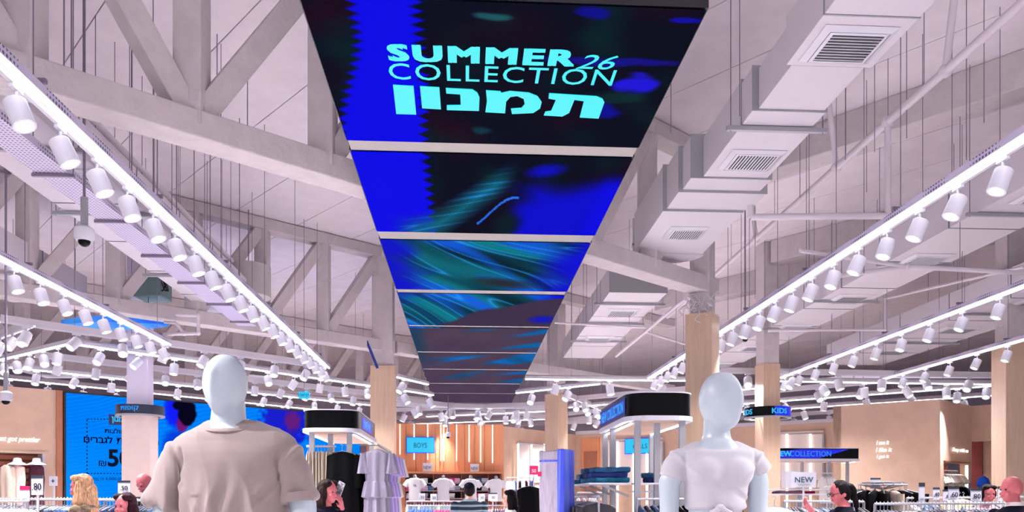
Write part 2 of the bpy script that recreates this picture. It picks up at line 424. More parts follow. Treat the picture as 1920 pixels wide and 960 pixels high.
# ---------------------------------------------------------------- ducts
def duct(label, secs, vents, bars, name='air_duct', rodstep=1.0, ht=.40):
    """secs: (u0,u1,hb,ht,v0,v1); vents: (u,v,lu,lv,h,rotated); bars: v of support channels"""
    u0, u1, hb, ht_, v0, v1 = secs[0]
    T = thing(name, label, 'duct', G((u0 + u1) / 2, v0, hb))
    for (u0, u1, hb, ht_, v0, v1) in secs:
        M = face_matrix(G((u0 + u1) / 2, (v0 + v1) / 2, (hb + ht_) / 2), RT, FW)
        MB().box((0, 0, 0), (u1 - u0, v1 - v0 - .012, ht_ - hb), 0, M).build('duct_section', M_duct, T, world=True, bevel=.004)
        M = face_matrix(G((u0 + u1) / 2, v0, (hb + ht_) / 2), RT, FW)
        MB().box((0, 0, 0), (u1 - u0 + .012, .012, ht_ - hb + .012), 0, M).build('flange', M_grey if rodstep else M_duct, T, world=True)
    for (u, v, lu, lv, h, rot) in vents:
        M = face_matrix(G(u, v, h), RT, FW)
        mb = MB()
        for r0, r1, z0, z1 in ((1.0, .82, -.004, -.03), (.80, .70, -.03, -.034)):
            a, b, c, d = lu / 2 * r0, lv / 2 * r0, lu / 2 * r1, lv / 2 * r1
            q = [(-a, -b, z0), (a, -b, z0), (a, b, z0), (-a, b, z0), (-c, -d, z1), (c, -d, z1), (c, d, z1), (-c, d, z1)]
            mb.add(q, [(i, 4 + i, 4 + (i + 1) % 4, (i + 1) % 4) for i in range(4)], 0, M)
        a, b = lu * .41, lv * .41
        fr = mb.build('vent_frame', M_white, T, world=True)
        MB().box((0, 0, -.018), (lu * .74, lv * .74, .012), 0, M).build('vent_throat', M_dark, fr, world=True)
        mb = MB(); n = 9 if not rot else 12
        for i in range(n):
            t = (i + .5) / n - .5
            if not rot: mb.box((0, t * lv * .68, -.034), (lu * .7, lv * .68 / n * .45, .006), 0, M)
            else: mb.box((t * lu * .68, 0, -.034), (lu * .68 / n * .45, lv * .7, .006), 0, M)
        tag(mb.build('louvre_blades', M_grey if not rot else M_white, fr, world=True), kind='stuff')
    for v in bars:
        s = min(secs, key=lambda q: abs((q[4] + q[5]) / 2 - v)); u0, u1, hb = s[0], s[1], s[2]
        MB().bar(G(u0 - .14, v, hb - .03), G(u1 + .14, v, hb - .03), .04, .04).build('support_channel', M_grey, T, world=True)
        for u in (u0 - .1, u1 + .1):
            MB().tube(G(u, v, hb - .06), G(u, v, CEIL), .005, n=5).build('hanger_rod', M_rod, T, world=True)
    return T
vb = lambda y, h=3.43: h * F / (HZ - y)
d1 = duct('stepped white air duct with square vents running just right of the hanging screens',
     [(2.55, 3.25, 3.43, 3.82, 3.6, 4.9), (2.55, 3.25, 3.43, 3.82, 4.9, vb(4)), (2.55, 3.25, 3.43, 3.82, vb(4), vb(105)), (2.6, 3.2, 3.44, 3.8, vb(105), vb(192)),
      (2.55, 3.22, 3.43, 3.82, vb(192), vb(222)), (2.55, 3.25, 3.43, 3.85, vb(222), vb(322)), (2.42, 3.3, 3.42, 3.88, vb(322), vb(346)),
      (2.38, 3.38, 3.40, 3.9, vb(346), vb(380)), (2.34, 3.30, 3.38, 3.92, vb(380), vb(462))],
     [(2.9, (vb(28) + vb(92)) / 2, .56, .50, 3.43, False), (2.92, (vb(268) + vb(306)) / 2, .56, .48, 3.43, True), (2.82, vb(429, 3.38), .5, .45, 3.38, True), (2.9, 4.4, .56, .5, 3.43, False)],
     [vb(222)])
mb = MB(); pl = []
for i in range(13):
    a = math.pi * i / 12; pl.append((.5 * math.cos(a), .42 * math.sin(a)))
Mx = face_matrix(G(2.82, vb(462), 3.36), RT, FW)
mb.prism(pl, 0, .5, 0, Mx); mb.build('curved_end', M_duct, d1, world=True, smooth=True)
MB().prism([(x * 1.02, y * 1.02 - .004) for x, y in pl], .12, .15, 0, Mx).build('flange', M_grey, d1, world=True)
duct('white air duct beyond the concrete truss, in line behind the stepped duct',
     [(2.42, 3.4, 3.43, 3.86, a, b) for a, b in zip([13.3, 14.2, 15.1, 16.0, 17.0, 18.1], [14.2, 15.1, 16.0, 17.0, 18.1, 19.7])],
     [(2.9, vb(583), .6, .62, 3.43, True), (2.9, vb(634), .6, .7, 3.43, True)], [14.0, 15.6, 17.4])
duct('broad white air duct behind the long right-hand lighting track',
     [(6.17, 7.1, 3.43, 3.88, a, a + 1.45) for a in [5.5 + 1.46 * i for i in range(10)]],
     [(6.65, vb(y), .62, .62, 3.43, i % 2 == 1) for i, y in enumerate((340, 473, 550, 607, 647, 679))], [7.2, 9.3, 11.4, 13.6, 15.9])
duct('wide white air duct farthest to the right, above the second right lighting track',
     [(9.4, 10.85, 3.43, 3.95, a, a + 1.75) for a in [8.0 + 1.76 * i for i in range(7)]],
     [(10.1, v, .8, .6, 3.43, False) for v in (10.5, 13.6, 15.9, 18.4)], [11.2, 14.4, 17.2])
duct('white air duct at upper left behind the perforated cable tray',
     [(-4.8, -3.85, 3.43, 3.85, a, a + 1.4) for a in [4.0 + 1.41 * i for i in range(9)]],
     [(-4.1, v, .55, .55, 3.43, True) for v in (5.2, 8.9, 11.3)], [6.2, 8.1, 9.9, 12.6])
duct('second white air duct at the left edge, above the left lighting tracks',
     [(-8.0, -6.7, 3.43, 3.9, a, a + 1.5) for a in [8.6 + 1.51 * i for i in range(4)]], [(-7.3, 11.6, .7, .7, 3.43, False)], [10.5, 13.2])

# perforated cable tray on the left
tr = thing('cable_tray', 'long perforated metal cable tray hanging left of the main left lighting track', 'cable tray', G(-3.82, 4, 3.0))
a0, a1 = G(-3.82, 3.4, 3.0), G(-3.82, 14.3, 3.0)
MB().bar(a0, a1, .30, .012).build('tray_floor', M_tray, tr, world=True)
for du in (-.15, .15):
    MB().bar(a0 + RT * du + Vector((0, 0, .03)), a1 + RT * du + Vector((0, 0, .03)), .008, .07).build('tray_side', M_tray, tr, world=True)
for i in range(9):
    v = 3.9 + i * 1.25
    mb = MB().bar(G(-4.0, v, 2.975), G(-3.62, v, 2.975), .03, .03); mb.build('tray_bracket', M_rod, tr, world=True)
    for u in (-3.99, -3.63): MB().tube(G(u, v, 2.96), G(u, v, CEIL), .005, n=5).build('hanger_rod', M_rod, tr, world=True)
mb = MB()
for k in range(4):
    pts = [G(-3.92 + .055 * k + .015 * math.sin(i * 1.3 + k), 3.5 + i * .6, 3.03 + .008 * math.sin(i * 2 + k)) for i in range(19)]
    mb.path(pts, .011, 6)
mb.build('cables', mat('pale_cable', (150, 146, 190), .5), tr, world=True)
# more trays and pipes
M_pipe = mat('white_pipe', (214, 205, 212), .45)
def pipe(label, pts, r, drops=(), hang=()):
    T = thing('sprinkler_pipe', label, 'pipe', pts[0])
    MB().path(pts, r, 12).build('pipe_run', M_pipe, T, world=True, smooth=True)
    for p in pts[1:-1]: MB().ball(p, r * 1.35).build('fitting', M_pipe, T, world=True, smooth=True)
    for d in drops:
        MB().path(d, r * .8, 10).build('branch_pipe', M_pipe, T, world=True, smooth=True)
        MB().ball(d[0], r * 1.5).build('fitting', M_pipe, T, world=True, smooth=True)
    for p in hang: MB().tube(p, Vector((p[0], p[1], CZ + CEIL)), .0045, n=5).build('hanger_rod', M_rod, T, world=True)
    return T
hp = 4.2; U = 1.127 * hp; vv = lambda y, h=hp: h * F / (HZ - y)
pipe('thick white sprinkler pipe running diagonally across the upper right ceiling', [G(U, v, hp) for v in (5.2, vv(105), vv(208), vv(298), vv(438), vv(590))], .045,
     [[G(U, vv(105), hp), G(U - .1, vv(60), CEIL)], [G(U, vv(298), hp), G(U - .25, vv(298) - .3, hp + .75)], [G(U, vv(438), hp), G(U - .12, vv(438), CEIL)],
      [G(U, vv(208), hp), G(U, vv(208), 3.15), G(U - 1.55, vv(208) + .05, 3.12), G(U - 1.55, vv(208) + .05, 3.25)]], [G(U, v, hp) for v in (6.6, 8.0, 9.7, 12, 14)])
pipe('thin white sprinkler pipe crossing the upper left ceiling toward the screens', [G(-4.0, v, 4.05) for v in (6.6, 8.6, 11, 14)], .04, [[G(-4.0, 8.6, 4.05), G(-3.4, 9.2, 4.05)]], [G(-4.0, v, 4.05) for v in (7.4, 9.4, 11.5)])
pipe('slim sprinkler pipe on the right under the broad duct, ending in a cross bar', [at(1550, 520, 9.5), at(1700, 500, 9.8) + Vector((0, 0, -.0)), at(1920, 512, 10.2)], .028, [[at(1700, 500, 9.8), at(1500, 470, 9.1)]], [at(1620, 512, 9.6), at(1800, 506, 10)])
pipe('white sprinkler pipe with a raised elbow near the right wood column', [at(1040, 605, 15), at(1210, 614, 15), at(1210, 606, 15)], .02, [], [at(1100, 608, 15), at(1180, 612, 15)])
pipe('white pipe slanting beside the distant duct', [at(1155, 668, 17), at(1285, 560, 13.5)], .03, [[at(1210, 622, 15.5), at(1300, 650, 16.5)]], [])
pipe('bent white pipe beside the blue lit duct at the left', [at(275, 628, 13.6), at(372, 625, 13.6), at(372, 592, 13.6), at(330, 590, 13.6)], .03, [[at(345, 625, 13.6), at(330, 606, 13.6), at(308, 604, 13.6)]], [])
pipe('slender pipe along the far right ceiling', [at(1440, 620, 15), at(1660, 618, 15), at(1660, 560, 15), at(1920, 500, 12)], .025, [], [at(1560, 619, 15)])
# ---------------------------------------------------------------- lighting tracks and their spotlights
TH = 2.6
spot_near = bpy.data.objects.new('track_spotlight', None)     # built once, linked as the first spotlight
def head_mesh(n, name):
    mb = MB()
    mb.lathe([(.046, 0), (.064, -.004), (.060, -.165), (.055, -.152), (.052, -.135)], n, 0)
    me_ = mb
    return mb
mbh = MB()
def ring_head(n):
    mb = MB(); vs = []; fs = []
    prof = [(.001, .0), (.058, 0), (.064, -.006), (.064, -.165), (.050, -.165), (.048, -.128)]
    for r, z in prof: vs += [(r * math.cos(2 * math.pi * i / n), r * math.sin(2 * math.pi * i / n), z) for i in range(n)]
    for k in range(len(prof) - 1): fs += [(k * n + (i + 1) % n, k * n + i, (k + 1) * n + i, (k + 1) * n + (i + 1) % n) for i in range(n)]
    mb.add(vs, fs); return mb
def lens_mb(n):
    return MB().add([(.048 * math.cos(2 * math.pi * i / n), .048 * math.sin(2 * math.pi * i / n), -.132) for i in range(n)], [tuple(reversed(range(n)))])
def lens_dir(mb): return mb
ME = {}
def mesh_of(key, mb, mats, smooth=True):
    if key not in ME:
        o = mb.build(key, mats, None, smooth, origin=(0, 0, 0)); ME[key] = o.data; bpy.data.objects.remove(o)
    return ME[key]
m_head = mesh_of('spot_head', ring_head(20), [M_headw]); m_lens = mesh_of('spot_lens', lens_mb(20), [M_lens], False)
m_arm = mesh_of('spot_arm', MB().box((0, 0, -.012), (.03, .12, .026)).tube((0, 0, -.02), (0, 0, -.13), .011, n=8).box((0, 0, -.11), (.02, .03, .03)), [M_white], False)
fm = ring_head(12)
fm.m = [0] * len(fm.f); fm.add([(.048 * math.cos(2 * math.pi * i / 12), .048 * math.sin(2 * math.pi * i / 12), -.132) for i in range(12)], [tuple(reversed(range(12)))], 1)
m_far = mesh_of('spot_far', fm, [M_headw, M_lens])
nlamp = 0
def lampdata(w, ang, blend):
    k = ('lamp', w, ang)
    if k not in ME:
        l = bpy.data.lights.new('lamp', 'SPOT'); l.energy = w; l.spot_size = ang; l.spot_blend = blend; l.color = SPOT_COL
        l.shadow_soft_size = .06; ME[k] = l
    return ME[k]
def spotlight(p, aim, near, label, group, rz, lamp, power=1.0, scale=1.22):
    """p: underside of the rail; aim: unit vector the lens looks along"""
    T = thing('track_spotlight', label, 'spotlight', p, rz, group)
    q = Vector((0, 0, -1)).rotation_difference(Matrix.Rotation(-rz, 3, 'Z') @ aim)
    def kid(name, me, rot=False):
        o = bpy.data.objects.new(name, me); COL.objects.link(o); o.parent = T
        if rot and near: o.scale = (1.1,) * 3
        if rot: o.rotation_euler = q.to_euler(); o.location = Vector((0, 0, -.12)) - (q @ Vector((0, 0, -1))) * .03
        return o
    kid('track_adaptor', m_arm)
    if near: h = kid('lamp_head', m_head, True); l = kid('lens', m_lens, True)
    else: h = kid('lamp_head', m_far, True); h.scale = (scale,) * 3
    if lamp:
        o = bpy.data.objects.new('lamp', lampdata(SPOT_W * power, R(95), .9)); COL.objects.link(o); o.parent = T
        o.rotation_euler = q.to_euler(); o.location = Vector((0, 0, -.12)) + (q @ Vector((0, 0, -1))) * .18
    return T
ORD = ['first', 'second', 'third', 'fourth', 'fifth', 'sixth', 'seventh', 'eighth', 'ninth', 'tenth']
def ordinal(i):
    n = i + 1
    return ORD[i] if i < 10 else '%d%s' % (n, {1: 'st', 2: 'nd', 3: 'rd'}.get(n % 10 if n // 10 != 1 else 0, 'th'))
def track(label, short, p, q, spacing, first=.3, aimf=None, near=False, side=1, w=.125, lamp_every=1, frm='near', led=.019, rods=2.0, power=1.0, strip=True, scale=1.22):
    p, q = Vector(p), Vector(q); d = (q - p); L = d.length; d.normalize(); s = d.cross(Vector((0, 0, 1))) * side
    T = thing('lighting_track', label, 'lighting track', p)
    up = Vector((0, 0, 1))
    MB().bar(p + up * .05, q + up * .05, w, .06).bar(p + up * .085 - s * (w / 2), q + up * .085 - s * (w / 2), .006, .07).build('channel', M_tray if near else M_duct, T, world=True)
    if strip: MB().bar(p + s * w * .28 + up * .012, q + s * w * .28 + up * .012, led, .02).build('led_strip', M_led, T, world=True)
    MB().bar(p - s * w * .28 + up * .008, q - s * w * .28 + up * .008, .03, .03).build('rail', M_white, T, world=True)
    k = rods * .4
    while k < L:
        c = p + d * k
        MB().tube(c + up * .05, Vector((c.x, c.y, CZ + CEIL)), .0045, n=5).build('hanger_rod', M_rod, T, world=True); k += rods
        if near: MB().box((0, 0, 0), (w + .04, .03, .03), 0, face_matrix(c + up * .1, s, d)).build('clamp', M_rod, T, world=True)
    rz = math.atan2(-d.x, d.y); k = first; i = 0
    while k < L - .05:
        c = p + d * k - s * w * .28 - up * .008
        aim = aimf(i, d, s)
        spotlight(c, aim, near, '%s white spotlight from the %s end, %s' % (ordinal(i), frm, short), 'spotlights on the ' + short, rz, i % lamp_every == 0, power, scale)
        k += spacing; i += 1
    return T
rs = random.Random(11)
def inward(i, d, s):
    return (Vector((0, 0, -1)) + s * (.42 + rs.uniform(-.06, .06)) + d * rs.uniform(-.12, .08)).normalized()
def anyway(i, d, s):
    a = rs.uniform(0, 6.28); r = rs.uniform(.1, .7); return Vector((math.cos(a) * r, math.sin(a) * r - .35, -1)).normalized()
track('long white lighting track with bright strip from the upper left corner toward the middle', 'main left lighting track', G(-2.8, 3.9 - 3.33, TH), G(-2.8, 16.5, TH), .555, .78, inward, True, 1, lamp_every=2, power=.62)
track('second white lighting track from the left edge, shorter, below the cable tray', 'outer left lighting track', G(-5.1, 6.8, TH), G(-5.1, 14.1, TH), .56, .4, inward, True, 1, lamp_every=2, power=.7)
track('long white lighting track with a bright strip from the right edge down to the centre', 'main right lighting track', G(4.08, 4.4 - 3.92, TH), G(4.08, 17.5, TH), .56, .38, inward, True, -1, lamp_every=2, power=.62)
track('second lighting track from the right edge, beyond the broad duct', 'second right lighting track', G(6.94, 8.0, TH), G(6.94, 17.3, TH), .78, .5, inward, True, -1, lamp_every=2, power=.7)
track('third lighting track at the far right, ending by the rightmost column', 'third right lighting track', G(9.3, 10.4, TH), G(9.3, 17.3, TH), .82, .4, inward, True, -1, lamp_every=2, power=.5)
H = lambda x, y: onh(x, y, TH)
LT = [
 ('long cross track above the left mannequin', (0, 605), (603, 691), 1.05, .35),
 ('cross track passing just over the left mannequin head', (133, 646), (697, 725), 1.0, .5),
 ('cross track level with the left mannequin face', (65, 670), (697, 742), 1.0, .4),
 ('cross track behind the left mannequin neck', (17, 690), (697, 761), 1.1, .5),
 ('lowest cross track above the blue video wall', (-20, 708), (592, 769), 1.15, .4),
 ('short slanted track in the upper left corner frame', (-30, 645), (62, 613), .8, .3),
 ('short slanted track joining the left cross tracks', (-20, 681), (133, 646), .8, .6),
 ('upper slanted track left of the screens', (743, 708), (802, 722), 1.2, .3),
 ('lower slanted track left of the screens', (743, 731), (812, 742), 1.2, .3),
 ('straight cross track right of the hanging screens', (985, 712), (1286, 715), 1.5, .7),
 ('straight cross track behind the right mannequin head', (1350, 700), (1905, 709), 1.25, .6),
 ('straight cross track below the right duct ends', (1456, 716), (1868, 722), 1.25, 1.1),
 ('fan track rising behind the KIDS column', (1350, 746), (1662, 718), 1.3, .5),
 ('fan track second below the right cross tracks', (1350, 761), (1872, 724), 1.3, .8),
 ('fan track third below the right cross tracks', (1350, 776), (1872, 742), 1.3, .5),
 ('lowest fan track left of the beige box wall', (1350, 790), (1566, 775), 1.4, .4),
 ('far fan track starting under the last screen', (968, 738), (1125, 721), 1.4, .5),
 ('far fan track right of the central column', (1067, 752), (1290, 733), 1.4, .5),
 ('far fan track over the right gondola corner', (1067, 765), (1290, 747), 1.4, .9),
 ('far fan track second over the right gondola', (1067, 779), (1150, 770), 1.4, .9),
 ('far fan track passing below the last screen', (743, 772), (1022, 761), 1.5, .3),
 ('far slanting track through the space under the screens', (743, 752), (1022, 784), 1.5, .8),
 ('far fan track nearest the wood wall top', (743, 787), (1022, 774), 1.6, .6),
 ('far fan track above the BOYS sign', (743, 797), (1022, 787), 1.6, .9),
 ('far track crossing just under the last screen edge', (743, 762), (1022, 768), 1.4, .5),
 ('far fan track left of the central column', (800, 782), (1022, 772), 1.5, .7),
 ('far fan track third over the right gondola', (1067, 790), (1180, 778), 1.4, .3),
 ('slanting far track right of the central column', (1067, 745), (1180, 792), 1.4, .6),
 ('far fan track beside the KIDS column shaft', (1350, 736), (1440, 727), 1.2, .4),
 ('far fan track right above the beige back wall', (800, 806), (1120, 793), 1.8, 1.2),
]
for lb, a, b, sp, fi in LT:
    p, q = H(*a), H(*b)
    if (q - p).length > 0: track('white ' + lb, lb, p, q, sp * (.68 if a[0] < 700 else .8), fi, anyway, False, 1 if rs.random() < .5 else -1, w=.07, lamp_every=5, frm='left', led=.026, rods=2.6, power=1.3, scale=1.22 if a[0] < 700 else 1.4)

for i, (x, y, lb) in enumerate(((1650, 757, 'white wall spotlight washing the wall above the neon words'), (1742, 752, 'white wall spotlight near the right corner of the box wall'), (1600, 760, 'white wall spotlight near the left corner of the box wall'))):
    p = H(x, y); T = spotlight(p, Vector((.12, .30, -1)).normalized(), False, lb, 'wall spotlights above the box wall', 0, i < 2, .45)
    MB().tube(p, Vector((p.x, p.y, CZ + CEIL)), .006, n=5).build('hanger_rod', M_rod, T, world=True)
# ---------------------------------------------------------------- shop walls
WH = 2.3
def sect(px, P, d):
    k = (px - 960) / F; s = (k * P.y - P.x) / (d.x - k * d.y); return s, P.y + s * d.y
class Wall:
    """a vertical plane through P along d (horizontal); gives points on it from photograph positions"""
    def __init__(s, P, Q):
        s.P = Vector((P.x, P.y, 0)); s.d = Vector((Q.x - P.x, Q.y - P.y, 0)); s.L = s.d.length; s.d.normalize()
        s.n = s.d.cross(Vector((0, 0, 1)))                 # toward the camera
    def s_(s, px): return sect(px, s.P, s.d)[0]
    def sz(s, px, py):
        t, Y = sect(px, s.P, s.d); return t, CZ + (HZ - py) / F * Y
    def M(s, t=0, z=0, out=0):
        return face_matrix(s.P + s.d * t + Vector((0, 0, z)) + s.n * out, s.d, (0, 0, 1))
    def slab(s, mb, t0, t1, z0, z1, th=.2, out=0, m=0):
        return mb.box(((t0 + t1) / 2, (z0 + z1) / 2, out - th / 2), (t1 - t0, z1 - z0, th), m, s.M())
    def pix(s, px, py, out=0):
        t, z = s.sz(px, py); return s.P + s.d * t + Vector((0, 0, z)) + s.n * out
ZT = CZ + WH
pA = onh(122, 733, WH); pB = onh(580, 770, WH)
VW = Wall(pA, pB)
# video wall: one big screen standing before its partition
struct('wall_left_partition', VW.slab(MB(), -.2, VW.L + 1.6, 0, ZT, .2, -.12), M_plast)
M_vid = mat('video_wall_pixels', (0, 0, 0), 1, vcol='pic', es=1.0, spec=0)
M_vid.cycles.emission_sampling = 'NONE'
vid = thing('video_wall', 'huge blue video wall with a sale message behind the left mannequin', 'screen', VW.P)
def vid_color(px, py):
    n = lambda s, t, z=0: noise.noise(Vector((s, t, z)))
    st = .5 + .5 * math.sin((py + px * .16 + 6 * n(px / 60, py / 60)) * 2 * math.pi / 7.5)
    c = lerp((0, 138, 255), (0, 108, 240), st * .7 * (1 - sm(780, 840, py) * .5)); c = lerp(c, (30, 165, 255), .5 * sm(800, 960, py) * sm(240, 120, px))
    g = lambda cx, cy, rx, ry, w=.25: ((px - cx) / rx) ** 2 + ((py - cy) / ry) ** 2 + w * n(px / 9, py / 9, 3)
    c = lerp(c, (20, 18, 250), (1 - sm(.3, 1.3, g(330, 770, 24, 34))) * .9)
    c = lerp(c, (14, 20, 200), (1 - sm(.3, 1.2, g(330, 840, 30, 40))) * .6)
    c = lerp(c, (120, 20, 110), (1 - sm(.5, 1.2, g(342, 795, 12, 16))) * .95)
    c = lerp(c, (8, 6, 28), 1 - sm(.75, 1.1, g(351, 774, 18, 25)))
    c = lerp(c, (8, 6, 28), 1 - sm(.75, 1.1, g(337, 760, 14, 10)))
    c = lerp(c, (28, 20, 200), (1 - sm(.5, 1.3, g(535, 790, 46, 60, .6))) * .9)
    c = lerp(c, (110, 30, 120), (1 - sm(.2, 1.3, g(548, 790, 17, 22, .6))) * .9)
    return c
t1 = VW.s_(675); nx, ny = 300, 120; vs, fs, cols = [], [], []
for j in range(ny + 1):
    for i in range(nx + 1):
        t = .02 + (t1 - .02) * i / nx; z = .3 + (ZT - .34) * j / ny; p = VW.P + VW.d * t + Vector((0, 0, z)); vs.append(p)
        cols += [*srgb([max(0, min(255, q)) for q in vid_color(960 + p.x / p.y * F, HZ - (z - CZ) / p.y * F)]), 1]
for j in range(ny):
    for i in range(nx): p = j * (nx + 1) + i; fs.append((p, p + 1, p + nx + 2, p + nx + 1))
o = MB().add(vs, fs).build('pixel_surface', M_vid, vid, world=True)
o.data.attributes.new('pic', 'FLOAT_COLOR', 'POINT').data.foreach_set('color', cols)
VW.slab(MB(), -.02, t1 + .02, .26, ZT, .1, -.005).build('frame', M_frame, vid, world=True)
M_navy = mat('navy_print', (0, 4, 40), 1, spec=0); M_cy = mat('light_print', (0, 0, 0), .6, emit=(40, 190, 255), es=1)
def wtext(s, wall, par, px, py, hpx, m, wpx=None, out=.01, name='lettering', **k):
    me = textmesh(s, 1.0, ext=.002, **k)
    co = np.array([v.co[:] for v in me.vertices]); lo, hi = co.min(0), co.max(0)
    t, z = wall.sz(px, py); Y = sect(px, wall.P, wall.d)[1]; hh = hpx / F * Y / (hi[1] - lo[1])
    ww = hh if wpx is None else abs(wall.s_(px + wpx / 2) - wall.s_(px - wpx / 2)) / (hi[0] - lo[0])
    me.transform(Matrix.Diagonal((ww, hh, 1, 1)) @ Matrix.Translation((-(lo[0] + hi[0]) / 2, -(lo[1] + hi[1]) / 2, 0)))
    me.transform(WM(par).inverted() @ wall.M(t, z, out)); me.materials.clear(); me.materials.append(m)
    o = bpy.data.objects.new(name, me); COL.objects.link(o); o.parent = par; return o
def wbox(wall, par, x0, x1, y0, y1, th, out, name, m):
    ta, za = wall.sz(x0, y1); tb, zb = wall.sz(x1, y0); _, zc = wall.sz((x0 + x1) / 2, y0); _, zd = wall.sz((x0 + x1) / 2, y1)
    return wall.slab(MB(), ta, tb, zd, zc, th, out).build(name, m, par, world=True)
wtext('תוצלוח', VW, vid, 215, 808, 9, M_navy, 38, fat=.02); wtext('תורתפוכמ', VW, vid, 262, 827, 13, M_navy, 78) if 0 else None
wtext('םירבגל', VW, vid, 184, 824, 14, M_navy, 54, fat=.02); wtext('תו', VW, vid, 226, 827, 12, M_navy, 15); wtext('מ', VW, vid, 293, 830, 9, M_navy, 9)
wtext('50', VW, vid, 224, 859, 33, mat('charcoal_print', (10, 18, 34), 1, spec=0), 44, fat=.03)
wtext('₪', VW, vid, 192, 869, 10, M_navy, 14); wtext('יאלמב', VW, vid, 178, 898, 6, M_navy, 14); wtext("'חי", VW, vid, 191, 898, 6, M_navy, 7); wtext('6,000', VW, vid, 208, 898, 6, M_navy, 20); wtext('םוכס', VW, vid, 228, 898, 5, M_navy, 14)
wbox(VW, vid, 204, 244, 778, 797, .01, .012, 'brand_plate', mat('navy_plate', (6, 18, 60), .6)); wtext('ןונמת', VW, vid, 224, 788, 13, M_cy, 30, out=.02, fat=.03)
mb = MB()
for x in range(164, 300, 6):
    for y in (785, 887): VW.slab(mb, VW.s_(x), VW.s_(x + 3), VW.sz(x, y + 1.6)[1], VW.sz(x, y)[1], .004, .008)
for y in range(787, 886, 7):
    for x in (162, 292): VW.slab(mb, VW.s_(x), VW.s_(x + 2), VW.sz(x, y + 3)[1], VW.sz(x, y)[1], .004, .008)
tag(mb.build('dashed_border', M_navy, vid, world=True), kind='stuff')

# beige wall left of the video wall, with a display niche
LW = VW
M_redwood = mat('dark_red_wood', (120, 48, 44), .5, var=.2, scale=3, stretch=(1, 1, 6)); M_brown = mat('brown_panel', (150, 92, 66), .6, var=.1)
M_slat = mat('niche_slat', (178, 106, 78), .5, var=.1)
M_neon = mat('white_neon', (255, 255, 255), .4, emit=(255, 248, 240), es=1.8)
tm = LW.s_(105); zb, zt = LW.sz(40, 932)[1], LW.sz(40, 850)[1]; tn = LW.s_(84)
mb = MB(); LW.slab(mb, -5.5, tm, zt, ZT); LW.slab(mb, tn, tm, 0, zt); LW.slab(mb, -5.5, tn, 0, zb)
wl = struct('wall_left_beige', mb, M_plast)
LW.slab(MB(), tm, -.06, 0, ZT, .25, .04).build('end_panel', M_brown, wl, world=True)
LW.slab(MB(), -5.5, tn, zb, zt, .04, -.42).build('niche_back', M_redwood, wl, world=True)
for i in range(6):
    z = zb + .12 + i * (zt - zb - .1) / 6; LW.slab(MB(), -5.4, tn - .02, z, z + .09, .02, -.385).build('niche_slat', M_slat, wl, world=True)
LW.slab(MB(), tn - .05, tn, zb, zt, .4, .01).build('niche_frame', M_white, wl, world=True); LW.slab(MB(), -5.5, tn + .08, zt, zt + .05, .4, .03).build('niche_frame', M_wood, wl, world=True)
wtext("just got prettier", LW, wl, 33, 825, 12, M_neon, 84, out=.04, shear=.3, fat=.012, name='neon_script')
# wood wall of the boys' corner
BW = Wall(Vector((-4.7, 25.8, 0)), Vector((-.27, 26.2, 0)))
bwall = struct('wall_back_wood', BW.slab(MB(), 0, BW.L, 0, CZ + 2.36, .2, -.02), M_brown)
M_board = mat('orange_wood_board', (205, 134, 92), .5, var=.14, scale=3, stretch=(14, 14, .5))
nb = 14
for i in range(nb):
    BW.slab(MB(), BW.L * i / nb + .006, BW.L * (i + 1) / nb - .006, 0, CZ + 2.36, .02, rs.uniform(0, .006)).build('board', M_board, bwall, world=True)
for x, yb in ((750, 852), (776.5, 862), (802, 862), (826.5, 864), (832, 864), (856, 865), (879.5, 866), (901, 867), (923.5, 868)):
    t = BW.s_(x); BW.slab(MB(), t - .016, t + .016, BW.sz(x, yb)[1], CZ + 2.34, .03, .04).build('light_strip', M_neon, bwall, world=True)
# beige back walls
QB = onh(1080, 815, WH); RB = onh(1566, 792, WH)
W1 = Wall(BW.P + BW.d * BW.L, QB); W2 = Wall(QB, RB)
struct('wall_back_beige', W1.slab(W2.slab(MB(), 0, W2.L, 0, ZT, .2), 0, W1.L, 0, ZT, .2), M_plast)
w2 = struct('trim_1', W2.slab(MB(), 0, W2.L, ZT, ZT + .12, .3, .05), M_duct)
M_glowpanel = mat('pale_backlit_panel', (222, 206, 200), .6, emit=(255, 236, 226), es=.1)
def frames(wall, label, xs, y0, y1, grp):
    T = thing('wall_display', label, 'wall display', wall.pix(xs[0], y1), group=grp)
    for a, b in zip(xs, xs[1:]):
        wbox(wall, T, a + 1.0, b - 1.0, y0, y1, .03, .05, 'backlit_panel', M_glowpanel)
    for a in xs:
        t = wall.s_(a); wall.slab(MB(), t - .03, t + .03, 0, wall.sz(a, y0)[1], .05, .12).build('upright', M_neon if a != xs[-1] else M_grey, T, world=True)
    wall.slab(MB(), wall.s_(xs[0]), wall.s_(xs[-1]), wall.sz(xs[0], y0)[1], wall.sz(xs[0], y0)[1] + .05, .05, .12).build('top_bar', M_white, T, world=True)
frames(W1, 'backlit white shelf frame on the back wall left of the central column', [967, 992, 1017, 1050], 833, 905, None)
frames(W2, 'backlit white shelf frame right of the wooden door, behind the right gondola', [1134, 1160, 1190, 1215, 1245], 828, 910, None)
frames(W2, 'backlit white shelf frame behind the NEW COLLECTION gondola', [1455, 1477, 1521, 1545], 814, 900, None)
dr = tag(W2.slab(MB(), W2.s_(1091), W2.s_(1125), 0, W2.sz(1100, 822)[1], .08, .06).build('door_1', M_board), kind='structure')
W2.slab(MB(), W2.s_(1097), W2.s_(1120), 0, W2.sz(1100, 847)[1], .05, .09).build('door_leaf', M_brown, dr, world=True)
